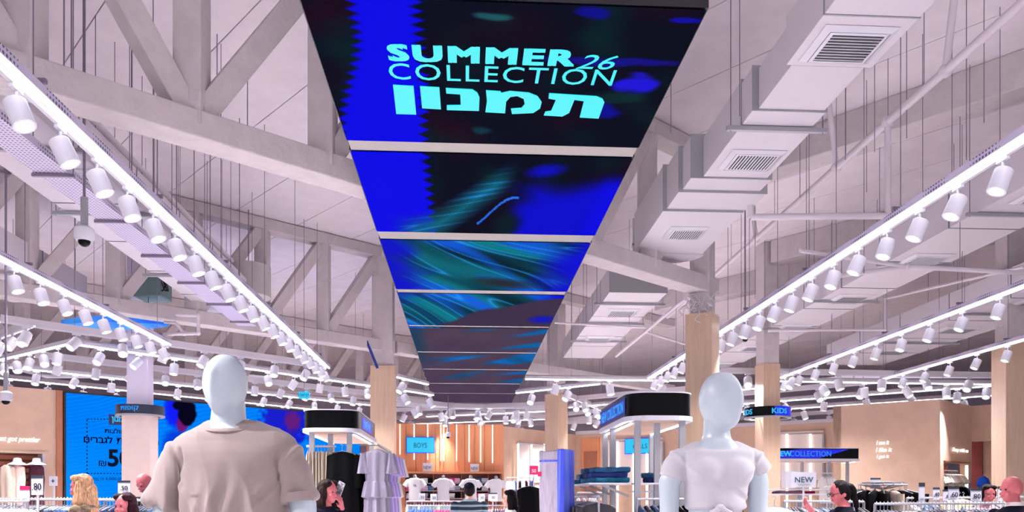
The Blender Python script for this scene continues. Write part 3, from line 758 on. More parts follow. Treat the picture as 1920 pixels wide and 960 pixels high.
# box wall on the right
P5 = onh(1562, 766, WH); P6 = onh(1763, 753, WH); BX = Wall(P5, P6)
bx = struct('wall_right_beige', BX.slab(BX.slab(MB(), 0, BX.L, 0, ZT + .06, .2), 0, .2, 0, ZT + .06, 3, 0), M_plast)
for i, s in enumerate(('I see it', 'I like it', 'I get it')): wtext(s, BX, bx, 1656 + (2 if i == 1 else 0), 830 + i * 13.5, 8, M_neon, 24 + (6 if i == 1 else 0), out=.05, shear=.25, name='neon_script', fat=.015)
NB = Wall(P6, P6 + D1); tL = NB.s_(1822)
a0_, a1_ = NB.s_(1770), NB.s_(1816); zb_, zt_ = NB.sz(1795, 941)[1], NB.sz(1795, 868)[1]
mb = MB(); NB.slab(mb, 0, tL, zt_, ZT + .06); NB.slab(mb, 0, a0_, 0, zt_); NB.slab(mb, a1_, tL, 0, zt_); NB.slab(mb, a0_, a1_, 0, zb_)
nw = struct('wall_right_niche', mb, M_plast)
NB.slab(MB(), a0_, a1_, zb_, zt_, .04, -.5).build('niche_back', M_redwood, nw, world=True)
NB.slab(MB(), a1_ - .09, a1_ - .03, zb_ + .35, zt_ - .04, .05, .0).build('light_strip', M_neon, nw, world=True)
NB.slab(MB(), a0_ - .03, a1_ + .03, zt_, zt_ + .03, .1, .04).build('niche_frame', M_brown, nw, world=True)
wtext('Shop with us', NB, nw, 1797, 845, 9, M_neon, 30, out=.05, shear=.2, name='neon_script', fat=.03)
P7 = NB.P + NB.d * tL; OP = Wall(P7, P7 - D2); t8 = OP.s_(1866)
mb = MB(); OP.slab(mb, 0, t8, OP.sz(1840, 827)[1], ZT + .06); OP.slab(mb, t8, t8 + 6, 0, ZT + .06)
ow = struct('wall_right_doorway', mb, M_plast)
INN = Wall(P7 + Vector((-.5, 2.2, 0)), P7 + Vector((-.5, 2.2, 0)) - D2)
struct('wall_right_inner', INN.slab(MB(), INN.s_(1843), INN.s_(1843) + 5, 0, ZT, .1), M_plast)
struct('wall_right_red', INN.slab(MB(), INN.s_(1800), INN.s_(1843), 0, ZT, .1, .05), M_redwood)
OP.slab(MB(), OP.s_(1908), OP.s_(1908) + 3, 0, OP.sz(1920, 800)[1], .05, .05).build('wood_panel', M_board, ow, world=True)

# ---------------------------------------------------------------- signs
M_cyan = mat('cyan_sign', (0, 60, 80), .5, emit=(10, 188, 236), es=1.0); M_bluerim = mat('blue_rim', (20, 60, 220), .4, emit=(10, 50, 220), es=.6)
M_ink = mat('black_ink', (20, 22, 40), .6)
def wsign(label, wall, x0, x1, y0, y1, s, name='screen_sign', cat='sign'):
    T = thing(name, label, cat, wall.pix((x0 + x1) / 2, y1, .1))
    wbox(wall, T, x0, x1, y0, y1, .06, .12, 'rim', M_bluerim); wbox(wall, T, x0 + 1.3, x1 - 1.3, y0 + 1.3, y1 - 1.3, .02, .132, 'face', M_cyan)
    wtext(s, wall, T, (x0 + x1) / 2, (y0 + y1) / 2 + .5, (y1 - y0) * .30, M_ink, (x1 - x0) * .46, out=.14)
wsign('cyan lit BOYS sign on the orange wood wall', BW, 762, 815, 820, 850, 'BOYS')
wsign('cyan lit wall sign seen between the posts of the right gondola', W2, 1174, 1232, 822, 851, 'GIRLS')
M_bluelcd = mat('blue_led_face', (0, 0, 0), .5, emit=(6, 20, 235), es=.9); M_lcdtxt = mat('blue_led_letters', (0, 0, 0), .5, emit=(20, 150, 255), es=1.0)
M_cyt = mat('cyan_led_letters', (0, 0, 0), .5, emit=(40, 190, 255), es=1.0)
def arc_text(T, s, r, z, h, a0, m, fat=.02, width=None):
    """letters wrapped on a round band of radius r, centred on angle a0 (0 = toward the camera)"""
    me = textmesh(s, 1.0, ext=.002, fat=fat); co = np.array([v.co[:] for v in me.vertices]); lo, hi = co.min(0), co.max(0)
    k = h / (hi[1] - lo[1]); kx = width / (hi[0] - lo[0]) if width else k
    for v in me.vertices:
        a = a0 + (v.co.x - (lo[0] + hi[0]) / 2) * kx / r; q = r + .004 + (.002 if v.co.z > 0 else 0)
        v.co = (math.sin(a) * q, -math.cos(a) * q, z + (v.co.y - (lo[1] + hi[1]) / 2) * k)
    me.materials.clear(); me.materials.append(m); o = bpy.data.objects.new('lettering', me); COL.objects.link(o); o.parent = T
def ring_band(T, r, z0, z1, m, m2, blue=None):
    n = 48; mb = MB(); vs = [(q * math.sin(2 * math.pi * i / n), -q * math.cos(2 * math.pi * i / n), z) for q, z in ((r, z0), (r, z1), (r - .03, z1), (r - .03, z0)) for i in range(n)]
    fs = []; ms = []
    for k in range(4):
        for i in range(n):
            fs.append((k * n + i, k * n + (i + 1) % n, ((k + 1) % 4) * n + (i + 1) % n, ((k + 1) % 4) * n + i))
            c = ((i / n * 360 + 180) % 360) - 180; ms.append(1 if blue and k == 0 and blue[0] < c < blue[1] else 0)
    mb.add(vs, fs); mb.m = ms; mb.build('screen_band', [m, M_bluelcd], T, smooth=True)
    mb = MB(); mb.add([(q * math.sin(2 * math.pi * i / n), -q * math.cos(2 * math.pi * i / n), z) for q, z in ((r + .01, z0 - .03), (r + .01, z0), (r - .06, z0), (r - .06, z0 - .03)) for i in range(n)], fs); mb.build('rim', m2, T, smooth=True)
T = thing('column_sign', 'round black sign band reading KIDS on the second column from the right', 'sign', (at(1439, 931, 16.5).x, 16.5, CZ + 1.60))
ring_band(T, .46, .03, .22, M_blk, M_grey, (-6, 80)); arc_text(T, 'KIDS', .46, .125, .11, R(14), M_cyt, width=.34); arc_text(T, 'KIDS', .46, .125, .11, R(-78), M_cyt, width=.34)
mb = MB()
for a in (0, 90, 180, 270): mb.bar((.2 * math.cos(R(a)), .2 * math.sin(R(a)), .1), (.44 * math.cos(R(a)), .44 * math.sin(R(a)), .1), .03, .03)
mb.build('bracket', M_grey, T)
T = thing('column_sign', 'dark sign band with Hebrew letters around the pale column before the video wall', 'sign', (at(263, 931, 15).x, 15, CZ + 1.49))
ring_band(T, .42, .03, .20, mat('dark_navy_band', (22, 30, 50), .4), M_grey); arc_text(T, 'תופוק', .42, .115, .10, R(-2), M_lcdtxt, width=.34)
mb = MB()
for a in (0, 90, 180, 270): mb.bar((.15 * math.cos(R(a)), .15 * math.sin(R(a)), .1), (.40 * math.cos(R(a)), .40 * math.sin(R(a)), .1), .03, .03)
mb.build('bracket', M_grey, T)
T = thing('exit_sign', 'small glowing cyan hanging sign above the left gondola', 'sign', at(570, 741, 15))
MB().box((0, 0, 0), (.20, .04, .13)).build('face', M_cyan, T); MB().tube((0, 0, .06), (0, 0, CZ + CEIL - at(570, 741, 15).z), .006, n=5).build('hanger_rod', M_rod, T)
wt = textmesh('יציאה'[::-1], .09, ext=.002); wt.transform(face_matrix((0, -.022, 0), (1, 0, 0), (0, 0, 1))); wt.materials.clear(); wt.materials.append(M_ink)
o = bpy.data.objects.new('lettering', wt); COL.objects.link(o); o.parent = T

M_paper = mat('white_sign_card', (228, 228, 240), .5); M_magenta = mat('magenta_card', (214, 20, 90), .5); M_hdr = mat('sign_header', (40, 48, 60), .5)
def price_sign(label, px, py0, py1, wpx, Y, s, hdr=M_hdr, body=M_paper, ink=M_ink, sub='', zfoot=None, grp='price signs on the racks', th=.16):
    c = at(px, (py0 + py1) / 2, Y); w = wpx / F * Y; h = (py1 - py0) / F * Y; zf = 0.0 if zfoot is None else zfoot
    T = thing('price_sign', label, 'price sign', (c.x, c.y, zf), R(rs.uniform(-6, 6)), grp)
    z = c.z - zf
    MB().box((0, 0, z), (w, .012, h)).build('card', body, T)
    if hdr: MB().box((0, -.004, z + h * (.5 - th / 2)), (w, .014, h * th)).build('header', hdr, T)
    MB().box((0, .01, (z - h / 2) / 2 + .005), (.025, .012, z - h / 2 + .03)).box((0, .01, .006), (.08, .05, .012)).build('stem', M_white, T)
    def put(tx, zz, hh, m, sx=1.0, wmax=None):
        me = textmesh(tx, 1.0, ext=.002); co = np.array([v.co[:] for v in me.vertices]); lo, hi = co.min(0), co.max(0); k = hh / (hi[1] - lo[1])
        kx = min(k, (wmax or w * .8) / (hi[0] - lo[0]))
        me.transform(Matrix.Diagonal((kx, k, 1, 1)) @ Matrix.Translation((-(lo[0] + hi[0]) / 2, -(lo[1] + hi[1]) / 2, 0)))
        me.transform(face_matrix((0, -.0135, zz), (1, 0, 0), (0, 0, 1))); me.materials.clear(); me.materials.append(m)
        o = bpy.data.objects.new('lettering', me); COL.objects.link(o); o.parent = T
    if s: put(s, z - h * th / 2 * (1 if hdr else 0), h * .36, ink)
    if sub: put(sub, z - h * .33, h * .09, M_grey)
    return T
price_sign('white .80 price sign with dark header at the left edge', 70, 891, 928, 22, 8.6, '.80')
price_sign('white card with magenta top left of the .80 sign', 47, 911, 940, 17, 8.4, '', M_magenta, sub='SALE', th=.27)
price_sign('white .50 price sign in front of the pale column', 233, 901, 925, 23, 10, '.50')
price_sign('large pale NEW sign on the counter under the NEW COLLECTION band', 1507, 885, 914, 46, 11, 'NEW', None, sub='COLLECTION', ink=mat('slate_ink', (40, 70, 90), .6))
price_sign('.60 price sign above the round black coat rack on the right', 1641, 896, 916, 20, 11, '.60')
price_sign('narrow tall price sign left of the .40 sign on the right', 1728, 905, 942, 11, 9.6, '', sub='ABC', th=.2)
price_sign('white .40 price sign between the narrow sign and the .60 pair', 1755, 914, 937, 13, 9.8, '.40')
price_sign('.60 price sign half hidden behind its twin', 1775, 918, 939, 15, 10.2, '.6')
price_sign('front .60 price sign before the wall niche', 1788, 913, 938, 20, 9.4, '.60')
price_sign('white .80 price sign left of the smiling woman', 1830, 916, 941, 19, 9.6, '.80')
price_sign('white .40 price sign behind the bald man at the right edge', 1880, 912, 940, 19, 9.8, '.40')
for lb, x, y, w in (('left one of two white NEW cards on the boys wall shelf', 802, 877, 18), ('right one of two white NEW cards on the boys wall shelf', 889, 879, 16)):
    p = BW.pix(x, y + 9, .35); price_sign(lb, 960 + p.x / p.y * F, y - 9, y + 8, w, p.y, 'NEW', None, zfoot=BW.sz(x, 885)[1] + .003, grp='white cards in the boys corner')
for i, (x, y) in enumerate(((791, 933), (813, 934), (903, 934), (924, 932))):
    price_sign(['white price card left of the second boys t-shirt', 'white price card under the second boys t-shirt', 'white price card right of the man in the cap', 'white .30 price card with dark header below the last boys t-shirt'][i], x, y - 8, y + 7, 12 if i < 3 else 17, 20, '.30', M_hdr if i == 3 else None, grp='white cards in the boys corner')
price_sign('small white notice on the beige wall left of the blonde woman', 100, 893, 911, 15, 12, '+', None, grp=None)
price_sign('red sale card left of the plastic-wrapped fixture', 1001, 873, 890, 16, 18, '50', M_magenta, M_magenta, M_paper)
price_sign('small red card hanging behind the NEW sign', 1456, 865, 882, 7, 17, '', M_magenta, M_magenta)
# ---------------------------------------------------------------- mannequins
def remesh(mb, voxel, smooth=6, fac=.5):
    me = bpy.data.meshes.new('r'); me.from_pydata(mb.v, [], mb.f); me.update()
    o = bpy.data.objects.new('r', me); COL.objects.link(o)
    m = o.modifiers.new('m', 'REMESH'); m.mode = 'VOXEL'; m.voxel_size = voxel; m.use_smooth_shade = True
    s = o.modifiers.new('s', 'SMOOTH'); s.iterations = smooth; s.factor = fac
    dg = bpy.context.evaluated_depsgraph_get(); dg.update(); r = bpy.data.meshes.new_from_object(o.evaluated_get(dg))
    bpy.data.objects.remove(o); r.polygons.foreach_set('use_smooth', [True] * len(r.polygons)); return r
def put(name, me, m, parent):
    me.materials.clear(); me.materials.append(m); o = bpy.data.objects.new(name, me); COL.objects.link(o); o.parent = parent; return o
def displace(me, fn):
    n = len(me.vertices); co = np.empty(n * 3); me.vertices.foreach_get('co', co); nr = np.empty(n * 3); me.vertices.foreach_get('normal', nr)
    co = co.reshape(-1, 3); nr = nr.reshape(-1, 3)
    for i in range(n): co[i] += nr[i] * fn(co[i], nr[i])
    me.vertices.foreach_set('co', co.ravel()); me.update()
def nz(*a): return noise.noise(Vector(tuple(a) + (0,) * (3 - len(a))))
def limb(mb, pts, rad, n=20):
    for a, b, r, q in zip(pts, pts[1:], rad, rad[1:]): mb.tube(a, b, r, q, n); mb.ball(b, q * .995, n, 9)
    mb.ball(pts[0], rad[0] * .995, n, 9); return mb
M_man = mat('mannequin_gloss', (180, 192, 201), .32, coat=.25)
def man_head(mb, c, rx, ry, rz, yaw):
    """smooth faceless head: egg with a faint centre ridge and flattened face planes"""
    n, k = 64, 48; vs = []; fs = []
    for j in range(k + 1):
        t = -1 + 2 * (j + .01) / (k + .02); w = math.sqrt(max(0, 1 - t * t))
        w = w ** .86
        taper = 1 - .22 * sm(.1, -1, t)
        for i in range(n):
            a = 2 * math.pi * i / n; x = math.sin(a); y = -math.cos(a)       # y negative = face
            px = rx * w * taper * x; py = ry * w * (1 - .10 * sm(.1, -1, t)) * y
            if y < 0:
                face = sm(0, 1, -y)
                py += .010 * face * abs(x) ** 1.2 * w - .013 * math.exp(-(px / .014) ** 2) * sm(-.9, -.3, t) * sm(.75, .2, t)
                py -= .012 * sm(-.3, -.85, t) * sm(-1.0, -.85, t) * face
            vs.append((px, py, rz * t))
    for j in range(k):
        fs += [(j * n + i, j * n + (i + 1) % n, (j + 1) * n + (i + 1) % n, (j + 1) * n + i) for i in range(n)]
    fs += [tuple(reversed(range(n))), tuple(range(k * n, (k + 1) * n))]
    mb.add(vs, fs, 0, Matrix.Translation(c) @ Matrix.Rotation(yaw, 4, 'Z') @ Matrix.Rotation(R(-4), 4, 'X'))
def sock(mb, pts, rad, flat=1.0, n=28, cap=True):
    """open-ended sleeve tube with ball joint"""
    for a, b, r, q in zip(pts, pts[1:], rad, rad[1:]): mb.tube(a, b, r, q, n)
    mb.ball(pts[0], rad[0] * .99, n, 10)
    for p, r in zip(pts[1:-1], rad[1:-1]): mb.ball(p, r * .985, n, 10)
M_tee = mat('taupe_cotton', (138, 123, 121), .92, bump=.12, bscale=260, sheen=.2)
M_tee_rib = mat('taupe_rib', (140, 124, 124), .92, bump=.3, bscale=200)
M_wtee = mat('white_cotton', (186, 183, 190), .9, bump=.1, bscale=260, sheen=.15)
S = .002                                       # metres per photograph pixel at 3 m
# male: local frame centred under the torso, z measured from the floor
mx = at(443, 931, 3.0).x; zc = lambda py: CZ + (HZ - py) * S
man = thing('male_mannequin', 'glossy white faceless male mannequin in the left foreground', 'mannequin', (mx, 3.0, .15), 0)
mo = Vector((0, 0, -.15)); X_ = lambda px: (px - 443) * S
def P3(px, py, y=0.0): return Vector((X_(px), y, zc(py) - .15))
mb = MB(); man_head(mb, P3(423.5, 724, -.01), .078, .098, .116, R(-8))
mb.loft([(X_(426), .015, zc(y) - .15, r, r * 1.02) for y, r in ((830, .085), (812, .074), (795, .067), (775, .062), (755, .06), (735, .05))], 32)
mb.loft([(X_(cx), .0, zc(y) - .15, rx, ry) for y, cx, rx, ry in ((800, 430, .07, .06), (815, 438, .13, .08), (835, 442, .19, .10), (880, 443, .175, .12), (960, 443, .16, .115), (1060, 443, .15, .105), (1150, 443, .165, .11))], 40, 2.3)
for sx, e, w in ((-1, (316, 945), (313, 1060)), (1, (566, 945), (574, 1060))):
    sh = P3(440 + sx * 94, 864); limb(mb, [sh, P3(e[0] + sx * 2, e[1]), P3(w[0] + sx * 6, 1050, -.04), P3(w[0], 1150, -.09)], [.048, .05, .043, .030])
    hd = P3(w[0], 1175, -.10); mb.ball(hd, (.02, .042, .05))
    for f in range(4): mb.tube(hd + Vector((0, -.03 + .02 * f, -.03)), hd + Vector((.01 * -sx, -.032 + .021 * f, -.115 - (.01 if f in (1, 2) else 0))), .0105, .008, 8)
    mb.tube(hd + Vector((0, -.04, .0)), hd + Vector((-.012 * sx, -.06, -.06)), .012, .009, 8)
    limb(mb, [Vector((sx * .09, 0, .95)), Vector((sx * .10, -.01, .50)), Vector((sx * .11, .02, .07))], [.088, .058, .042]); mb.ball((sx * .11, -.06, .04), (.045, .125, .04))
put('body', remesh(mb, .006, 5), M_man, man)
mb = MB()
mb.loft([(X_(cx), .005, zc(y) - .15, rx, ry) for y, cx, rx, ry in ((1200, 443, .185, .125), (1080, 443, .184, .128), (960, 443, .181, .13), (900, 443, .185, .135), (868, 443, .196, .135), (850, 441, .215, .126), (835, 440, .225, .112))], 56, 2.4)
mb.loft([(X_(cx), cy, zc(y) - .15, rx, ry) for y, cx, cy, rx, ry in ((850, 441, .005, .21, .12), (835, 440, .005, .228, .110), (823, 440, .006, .218, .100), (813, 441, .008, .195, .089), (804, 440, .018, .158, .074), (795, 437, .030, .124, .058), (787, 434, .038, .094, .046))], 56, 2.3)
sock(mb, [P3(339, 860), P3(331, 885, .0), P3(316, 946, .0)], [.066, .068, .071]); sock(mb, [P3(536, 860), P3(546, 885, .0), P3(556, 938, .0)], [.064, .067, .072])
me = remesh(mb, .0055, 14)
def tee_folds(p, q):
    x, y, z = p; z += .15; f = 0.0
    low = sm(zc(845), zc(960), z)
    f += .026 * low * nz(x * 17 + 3 * nz(x * 3, z * 2), y * 3, z * 2.0)
    f += .020 * (.25 + low) * (max(0, ridge(x * 8 + 2 + .5 * nz(z * 5, x), z * 1.6, 4)) ** 3)
    for sx in (-1, 1):
        d = (x - sx * .178) * sx
        f -= .010 * math.exp(-((d - .008 * math.sin(z * 30)) / .007) ** 2) * sm(zc(960), zc(900), z) * (1 - sm(zc(850), zc(838), z))
        u = (x * sx - .08) + (zc(905) - z) * .75
        f += .009 * math.exp(-((u - .06) / .018) ** 2) * sm(.05, .13, x * sx) * (z > zc(930)) + .008 * math.exp(-((u - .10) / .012) ** 2) * (abs(x) < .19)
    f += .0022 * nz(x * 9, y * 9, z * 9)
    if abs(x) > .20: f += .010 * nz(x * 20, y * 6, z * 7)
    return f
displace(me, tee_folds); tee = tag(put('t_shirt', me, M_tee, None), 'plain taupe crew-neck t-shirt on the left foreground mannequin', 't-shirt'); tee.location = man.location
def ring_tube(mb, c, rx, ry, dip, r, flat=1.6, n=48):
    k = 10; vs = []; fs = []
    for i in range(n):
        a = 2 * math.pi * i / n; ca, sa = math.cos(a), math.sin(a)
        base = Vector((c[0] + rx * ca, c[1] + ry * sa, c[2] + dip * sa)); out = Vector((ca, sa, 0)).normalized()
        for j in range(k):
            b = 2 * math.pi * j / k; vs.append(base + out * (r * math.cos(b) * (flat if math.cos(b) > 0 else 1)) + Vector((0, 0, r * math.sin(b) * 1.0 - (.6 * r if math.cos(b) > 0 else 0))))
    for i in range(n): fs += [(i * k + j, ((i + 1) % n) * k + j, ((i + 1) % n) * k + (j + 1) % k, i * k + (j + 1) % k) for j in range(k)]
    return mb.add(vs, fs)
ring_tube(MB(), (X_(433), .0, zc(797.5) - .15), .092, .083, .026, .0075).build('collar', M_tee_rib, tee, smooth=True)
for sx, c, e, r in ((-1, P3(322.5, 929), P3(317, 946), .0725), (1, P3(554.2, 923), P3(556, 940), .0735)):
    MB().tube(c, e, r, r + .0006, 40, cap=False).build('sleeve_hem', M_tee, tee, smooth=True)
MB().loft([(0, 0, 0, .24, .24), (0, 0, .02, .24, .24)], 40).box((0, 0, -.07), (.9, .7, .155)).build('stand', M_white, man)
# female
fx = at(1344, 931, 3.0).x; X2 = lambda px: (px - 1344) * S
def F3(px, py, y=0.0): return Vector((X2(px), y, zc(py) - .15))
fem = thing('female_mannequin', 'glossy white faceless female mannequin in the right foreground', 'mannequin', (fx, 3.0, .15), 0)
mb = MB(); man_head(mb, F3(1351.5, 754, -.01), .0725, .094, .112, R(30))
mb.loft([(X2(1345), .01, zc(y) - .15, r, r) for y, r in ((850, .085), (838, .068), (826, .056), (812, .050), (790, .048), (765, .04))], 32)
mb.loft([(X2(cx), 0, zc(y) - .15, rx, ry) for y, cx, rx, ry in ((826, 1345, .058, .052), (838, 1345, .078, .062), (856, 1343, .13, .070), (890, 1342, .115, .095), (930, 1342, .105, .085), (962, 1341, .098, .075), (1000, 1341, .105, .08), (1060, 1341, .15, .10), (1110, 1341, .165, .11))], 40, 2.2)
for sx, sh, e, w in ((-1, (1276, 862), (1255, 950), (1246, 1050)), (1, (1410, 862), (1421, 950), (1427, 1050))):
    limb(mb, [F3(*sh), F3(e[0], 905), F3(*e), F3(w[0], w[1], -.04), F3(w[0], 1130, -.06)], [.042, .040, .036, .031, .023])
    hd = F3(w[0], 1152, -.07); mb.ball(hd, (.016, .034, .042))
    for f in range(4): mb.tube(hd + Vector((0, -.024 + .016 * f, -.025)), hd + Vector((.008 * -sx, -.026 + .017 * f, -.10 - (.01 if f in (1, 2) else 0))), .009, .0065, 8)
    mb.tube(hd + Vector((0, -.03, 0)), hd + Vector((-.01 * sx, -.052, -.05)), .0095, .007, 8)
    limb(mb, [Vector((sx * .08, 0, .86)), Vector((sx * .075, -.01, .47)), Vector((sx * .07, .02, .06))], [.085, .052, .035]); mb.ball((sx * .07, -.05, .035), (.036, .11, .034))
put('body', remesh(mb, .0055, 5), M_man, fem)
mb = MB()
mb.loft([(X2(cx), 0, zc(y) - .15, rx, ry) for y, cx, rx, ry in ((953, 1342, .112, .092), (930, 1342, .112, .096), (905, 1342, .119, .104), (885, 1343, .125, .108), (868, 1343, .138, .098), (855, 1344, .152, .086), (846, 1345, .152, .077))], 56, 2.25)
mb.loft([(X2(cx), cy, zc(y) - .15, rx, ry) for y, cx, cy, rx, ry in ((856, 1344, 0, .15, .084), (846, 1345, .004, .153, .076), (839, 1345, .014, .132, .058), (832, 1346, .024, .108, .042), (826, 1346, .032, .084, .03))], 56, 2.2)
for sx in (-1, 1): mb.ball(F3(1343 + sx * 26, 886, -.052), (.072, .068, .062), 24, 16)
sock(mb, [F3(1277, 862), F3(1265, 876), F3(1259, 897)], [.046, .048, .049], n=28); sock(mb, [F3(1408, 862), F3(1418, 874), F3(1427, 889)], [.046, .048, .049], n=28)
me = remesh(mb, .005, 26)
def crop_folds(p, q):
    x, y, z = p; z += .15
    low = sm(zc(895), zc(945), z); f = .012 * low * nz((x + z) * 22, y * 4, (z - x) * 9) + .010 * low * max(0, ridge((x * .6 + z) * 13, x * 6, 2)) ** 2
    for sx in (-1, 1):
        d = (x - sx * .128) * sx; f -= .004 * math.exp(-(d / .006) ** 2) * (1 - sm(zc(850), zc(838), z)) * sm(zc(925), zc(890), z)
        f += .007 * math.exp(-(((x * sx - .09) + (zc(892) - z) * .9) / .012) ** 2) * sm(.06, .11, x * sx)
    return f + .0018 * nz(x * 11, y * 11, z * 11)
displace(me, crop_folds); crop = tag(put('crop_top', me, M_wtee, None), 'short white crop top with short sleeves on the right foreground mannequin', 't-shirt'); crop.location = fem.location
ring_tube(MB(), (X2(1346), .0, zc(838) - .15), .088, .070, .026, .0050, 2.0).build('collar', M_wtee, crop, smooth=True)
mb = MB(); mb.ball(F3(1338, 951, -.095), (.02, .016, .014)); mb.tube(F3(1338, 951, -.10), F3(1322, 962, -.10), .009, .013, 10); mb.tube(F3(1338, 951, -.10), F3(1356, 963, -.10), .009, .013, 10)
mb.build('waist_knot', M_wtee, crop, smooth=True)
sk = MB().loft([(X2(1341), 0, zc(y) - .15, rx, ry) for y, rx, ry in ((1380, .24, .2), (1110, .19, .14), (1040, .155, .11), (1010, .125, .095))], 40).build('skirt', M_wtee, fem, smooth=True)
MB().loft([(0, 0, 0, .22, .22), (0, 0, .02, .22, .22)], 40).box((0, 0, -.07), (.8, .7, .155)).build('stand', M_white, fem)

# ---------------------------------------------------------------- people
M_skin = mat('skin', (206, 150, 134), .55); M_skin2 = mat('reddish_skin', (180, 92, 98), .5)  # the second skin tone is deeper and redder
M_eye = mat('eye', (30, 24, 24), .3); M_lip = mat('lips', (160, 70, 76), .5)
def figure(label, px, Y, top, rz, skin, hair, top_m, arms=None, female=True, lean=0.0, nod=0.0, yaw=0.0, bulk=1.0, pants=None, trims=None):
    """top: image row of the crown; rz 0 faces away, 180 faces the camera, 90 faces left"""
    Xp = (px - 960) / F * Y; H = CZ + (HZ - top) / F * Y; s = H / 1.70
    T = thing('person', label, 'person', (Xp, Y, 0), R(rz)); V = lambda x, y, z: Vector((x * bulk, y, z)) * s
    mb = MB(); shw = .17 if female else .20
    mb.loft([(0, y * s, z * s, rx * s * bulk, ry * s) for z, y, rx, ry in ((.84, 0, .15, .11), (.95, 0, .165, .115), (1.08, 0, .13, .095), (1.25, .01, .16, .11), (1.36, .0, shw, .09), (1.42, -.01, .10, .07), (1.45, -.01, .06, .06))], 28, 2.2)
    mb.loft([(0, y * s, z * s, r * s, r * s) for z, y, r in ((1.40, -.015, .058), (1.50, .0, .052), (1.56, .01, .05))], 20)
    HM = Matrix.Translation(V(0, .015, 1.50)) @ Matrix.Rotation(R(yaw), 4, 'Z') @ Matrix.Rotation(R(-nod), 4, 'X') @ Matrix.Scale(s, 4)
    hp = lambda x, y, z: HM @ Vector((x, y, z))
    head = MB()
    head.ball((0, -.005, .105), (.074, .092, .096), 28, 20); head.ball((0, .022, .045), (.056, .066, .068), 24, 16); head.ball((0, .05, -.005), (.030, .028, .022), 16, 10)
    head.add(*nose_geo()); head.ball((0, .088, .020), (.022, .010, .012), 12, 8)
    for q in (-1, 1): head.ball((q * .074, -.012, .065), (.011, .020, .031), 12, 8); head.ball((q * .036, .070, .045), (.02, .018, .018), 12, 8); head.ball((q * .030, .078, .098), (.026, .012, .009), 12, 8)
    for v, f_, m_ in [(head.v, head.f, 0)]: mb.add(v, f_, 0, HM)
    arms = arms or [None, None]
    for sx, a in zip((-1, 1), arms):
        sh = V(sx * (shw + .01), 0, 1.36)
        el, wr = (a if a else (V(sx * (shw + .05), -.02, 1.08), V(sx * (shw + .03), .08, .84))); el, wr = (Vector(el) * s, Vector(wr) * s) if a else (el, wr)
        limb(mb, [sh, el, wr], [.046 * s, .038 * s, .025 * s], 14)
        d = (wr - el).normalized(); side = d.cross(Vector((0, 1, .2))).normalized(); u = side.cross(d)
        pc = wr + d * .05 * s
        mb.bar(wr, wr + d * .095 * s, .026 * s, .07 * s, up=side)
        for f in range(4):
            b = wr + d * .09 * s + side * ((f - 1.5) * .021 * s); L = (.062, .075, .07, .055)[f] * s
            k1 = b + d * L * .55 - u * L * .25 * (1 if a else .5); mb.tube(b, k1, .0095 * s, .009 * s, 8); mb.tube(k1, k1 + d * L * .3 - u * L * .45, .009 * s, .0075 * s, 8)
        b = wr + d * .03 * s - side * .035 * s; mb.tube(b, b + d * .035 * s - side * .03 * s - u * .01, .0115 * s, .010 * s, 8); b2 = b + d * .035 * s - side * .03 * s; mb.tube(b2, b2 + d * .035 * s - u * .012 * s, .010 * s, .008 * s, 8)
    for sx in (-1, 1): limb(mb, [V(sx * .085, 0, .88), V(sx * .09, .01, .48), V(sx * .09, -.02, .08)], [.088 * s, .058 * s, .04 * s], 14); mb.ball(V(sx * .09, .05, .045), (.042 * s, .12 * s, .042 * s), 14, 8)
    put('body', remesh(mb, .0085, 4), skin, T)
    e = MB(); li = MB()
    li.ball((0, .094, .022), (.021, .006, .006), 12, 6)
    for q in (-1, 1):
        e = MB().ball((q * .030, .079, .082), (.0115, .008, .0065), 10, 6); e.v = [tuple(HM @ Vector(v)) for v in e.v]; e.build('eye', M_eye, T, smooth=True)
    li.v = [tuple(HM @ Vector(v)) for v in li.v]; li.build('lips', M_lip, T, smooth=True)
    # clothing follows the body
    c = MB(); c.loft([(0, y * s, z * s, (rx + .014) * s * bulk, (ry + .016) * s) for z, y, rx, ry in ((.80, 0, .168, .12), (.95, 0, .168, .118), (1.08, 0, .145, .105), (1.25, .01, .165, .115), (1.36, 0, shw, .09), (1.42, -.01, .095, .066), (1.445, -.01, .058, .056))], 28, 2.2)
    for sx, a in zip((-1, 1), arms):
        sh = V(sx * (shw + .01), 0, 1.355)
        el, wr = (V(sx * (shw + .05), -.02, 1.08), V(sx * (shw + .03), .08, .84)) if not a else (Vector(a[0]) * s, Vector(a[1]) * s)
        limb(c, [sh, el, el + (wr - el) * .86], [.062 * s, .053 * s, .040 * s], 16)
    me = remesh(c, .013, 4); displace(me, lambda p, q: .006 * nz(p[0] * 13, p[1] * 13, p[2] * 6)); put('top', me, top_m, T)
    c = MB()
    for sx in (-1, 1): limb(c, [V(sx * .08, 0, .88), V(sx * .09, .01, .48), V(sx * .09, -.02, .10)], [.103 * s, .075 * s, .06 * s], 14)
    c.loft([(0, 0, z * s, r * s, .12 * s) for z, r in ((.80, .17), (.92, .172), (.98, .165))], 24); put('trousers', remesh(c, .02, 3), M_matblk, T)
    # hair
    style, hm = hair; c = MB(); B = lambda p, r: c.ball(p, r, 20, 14)
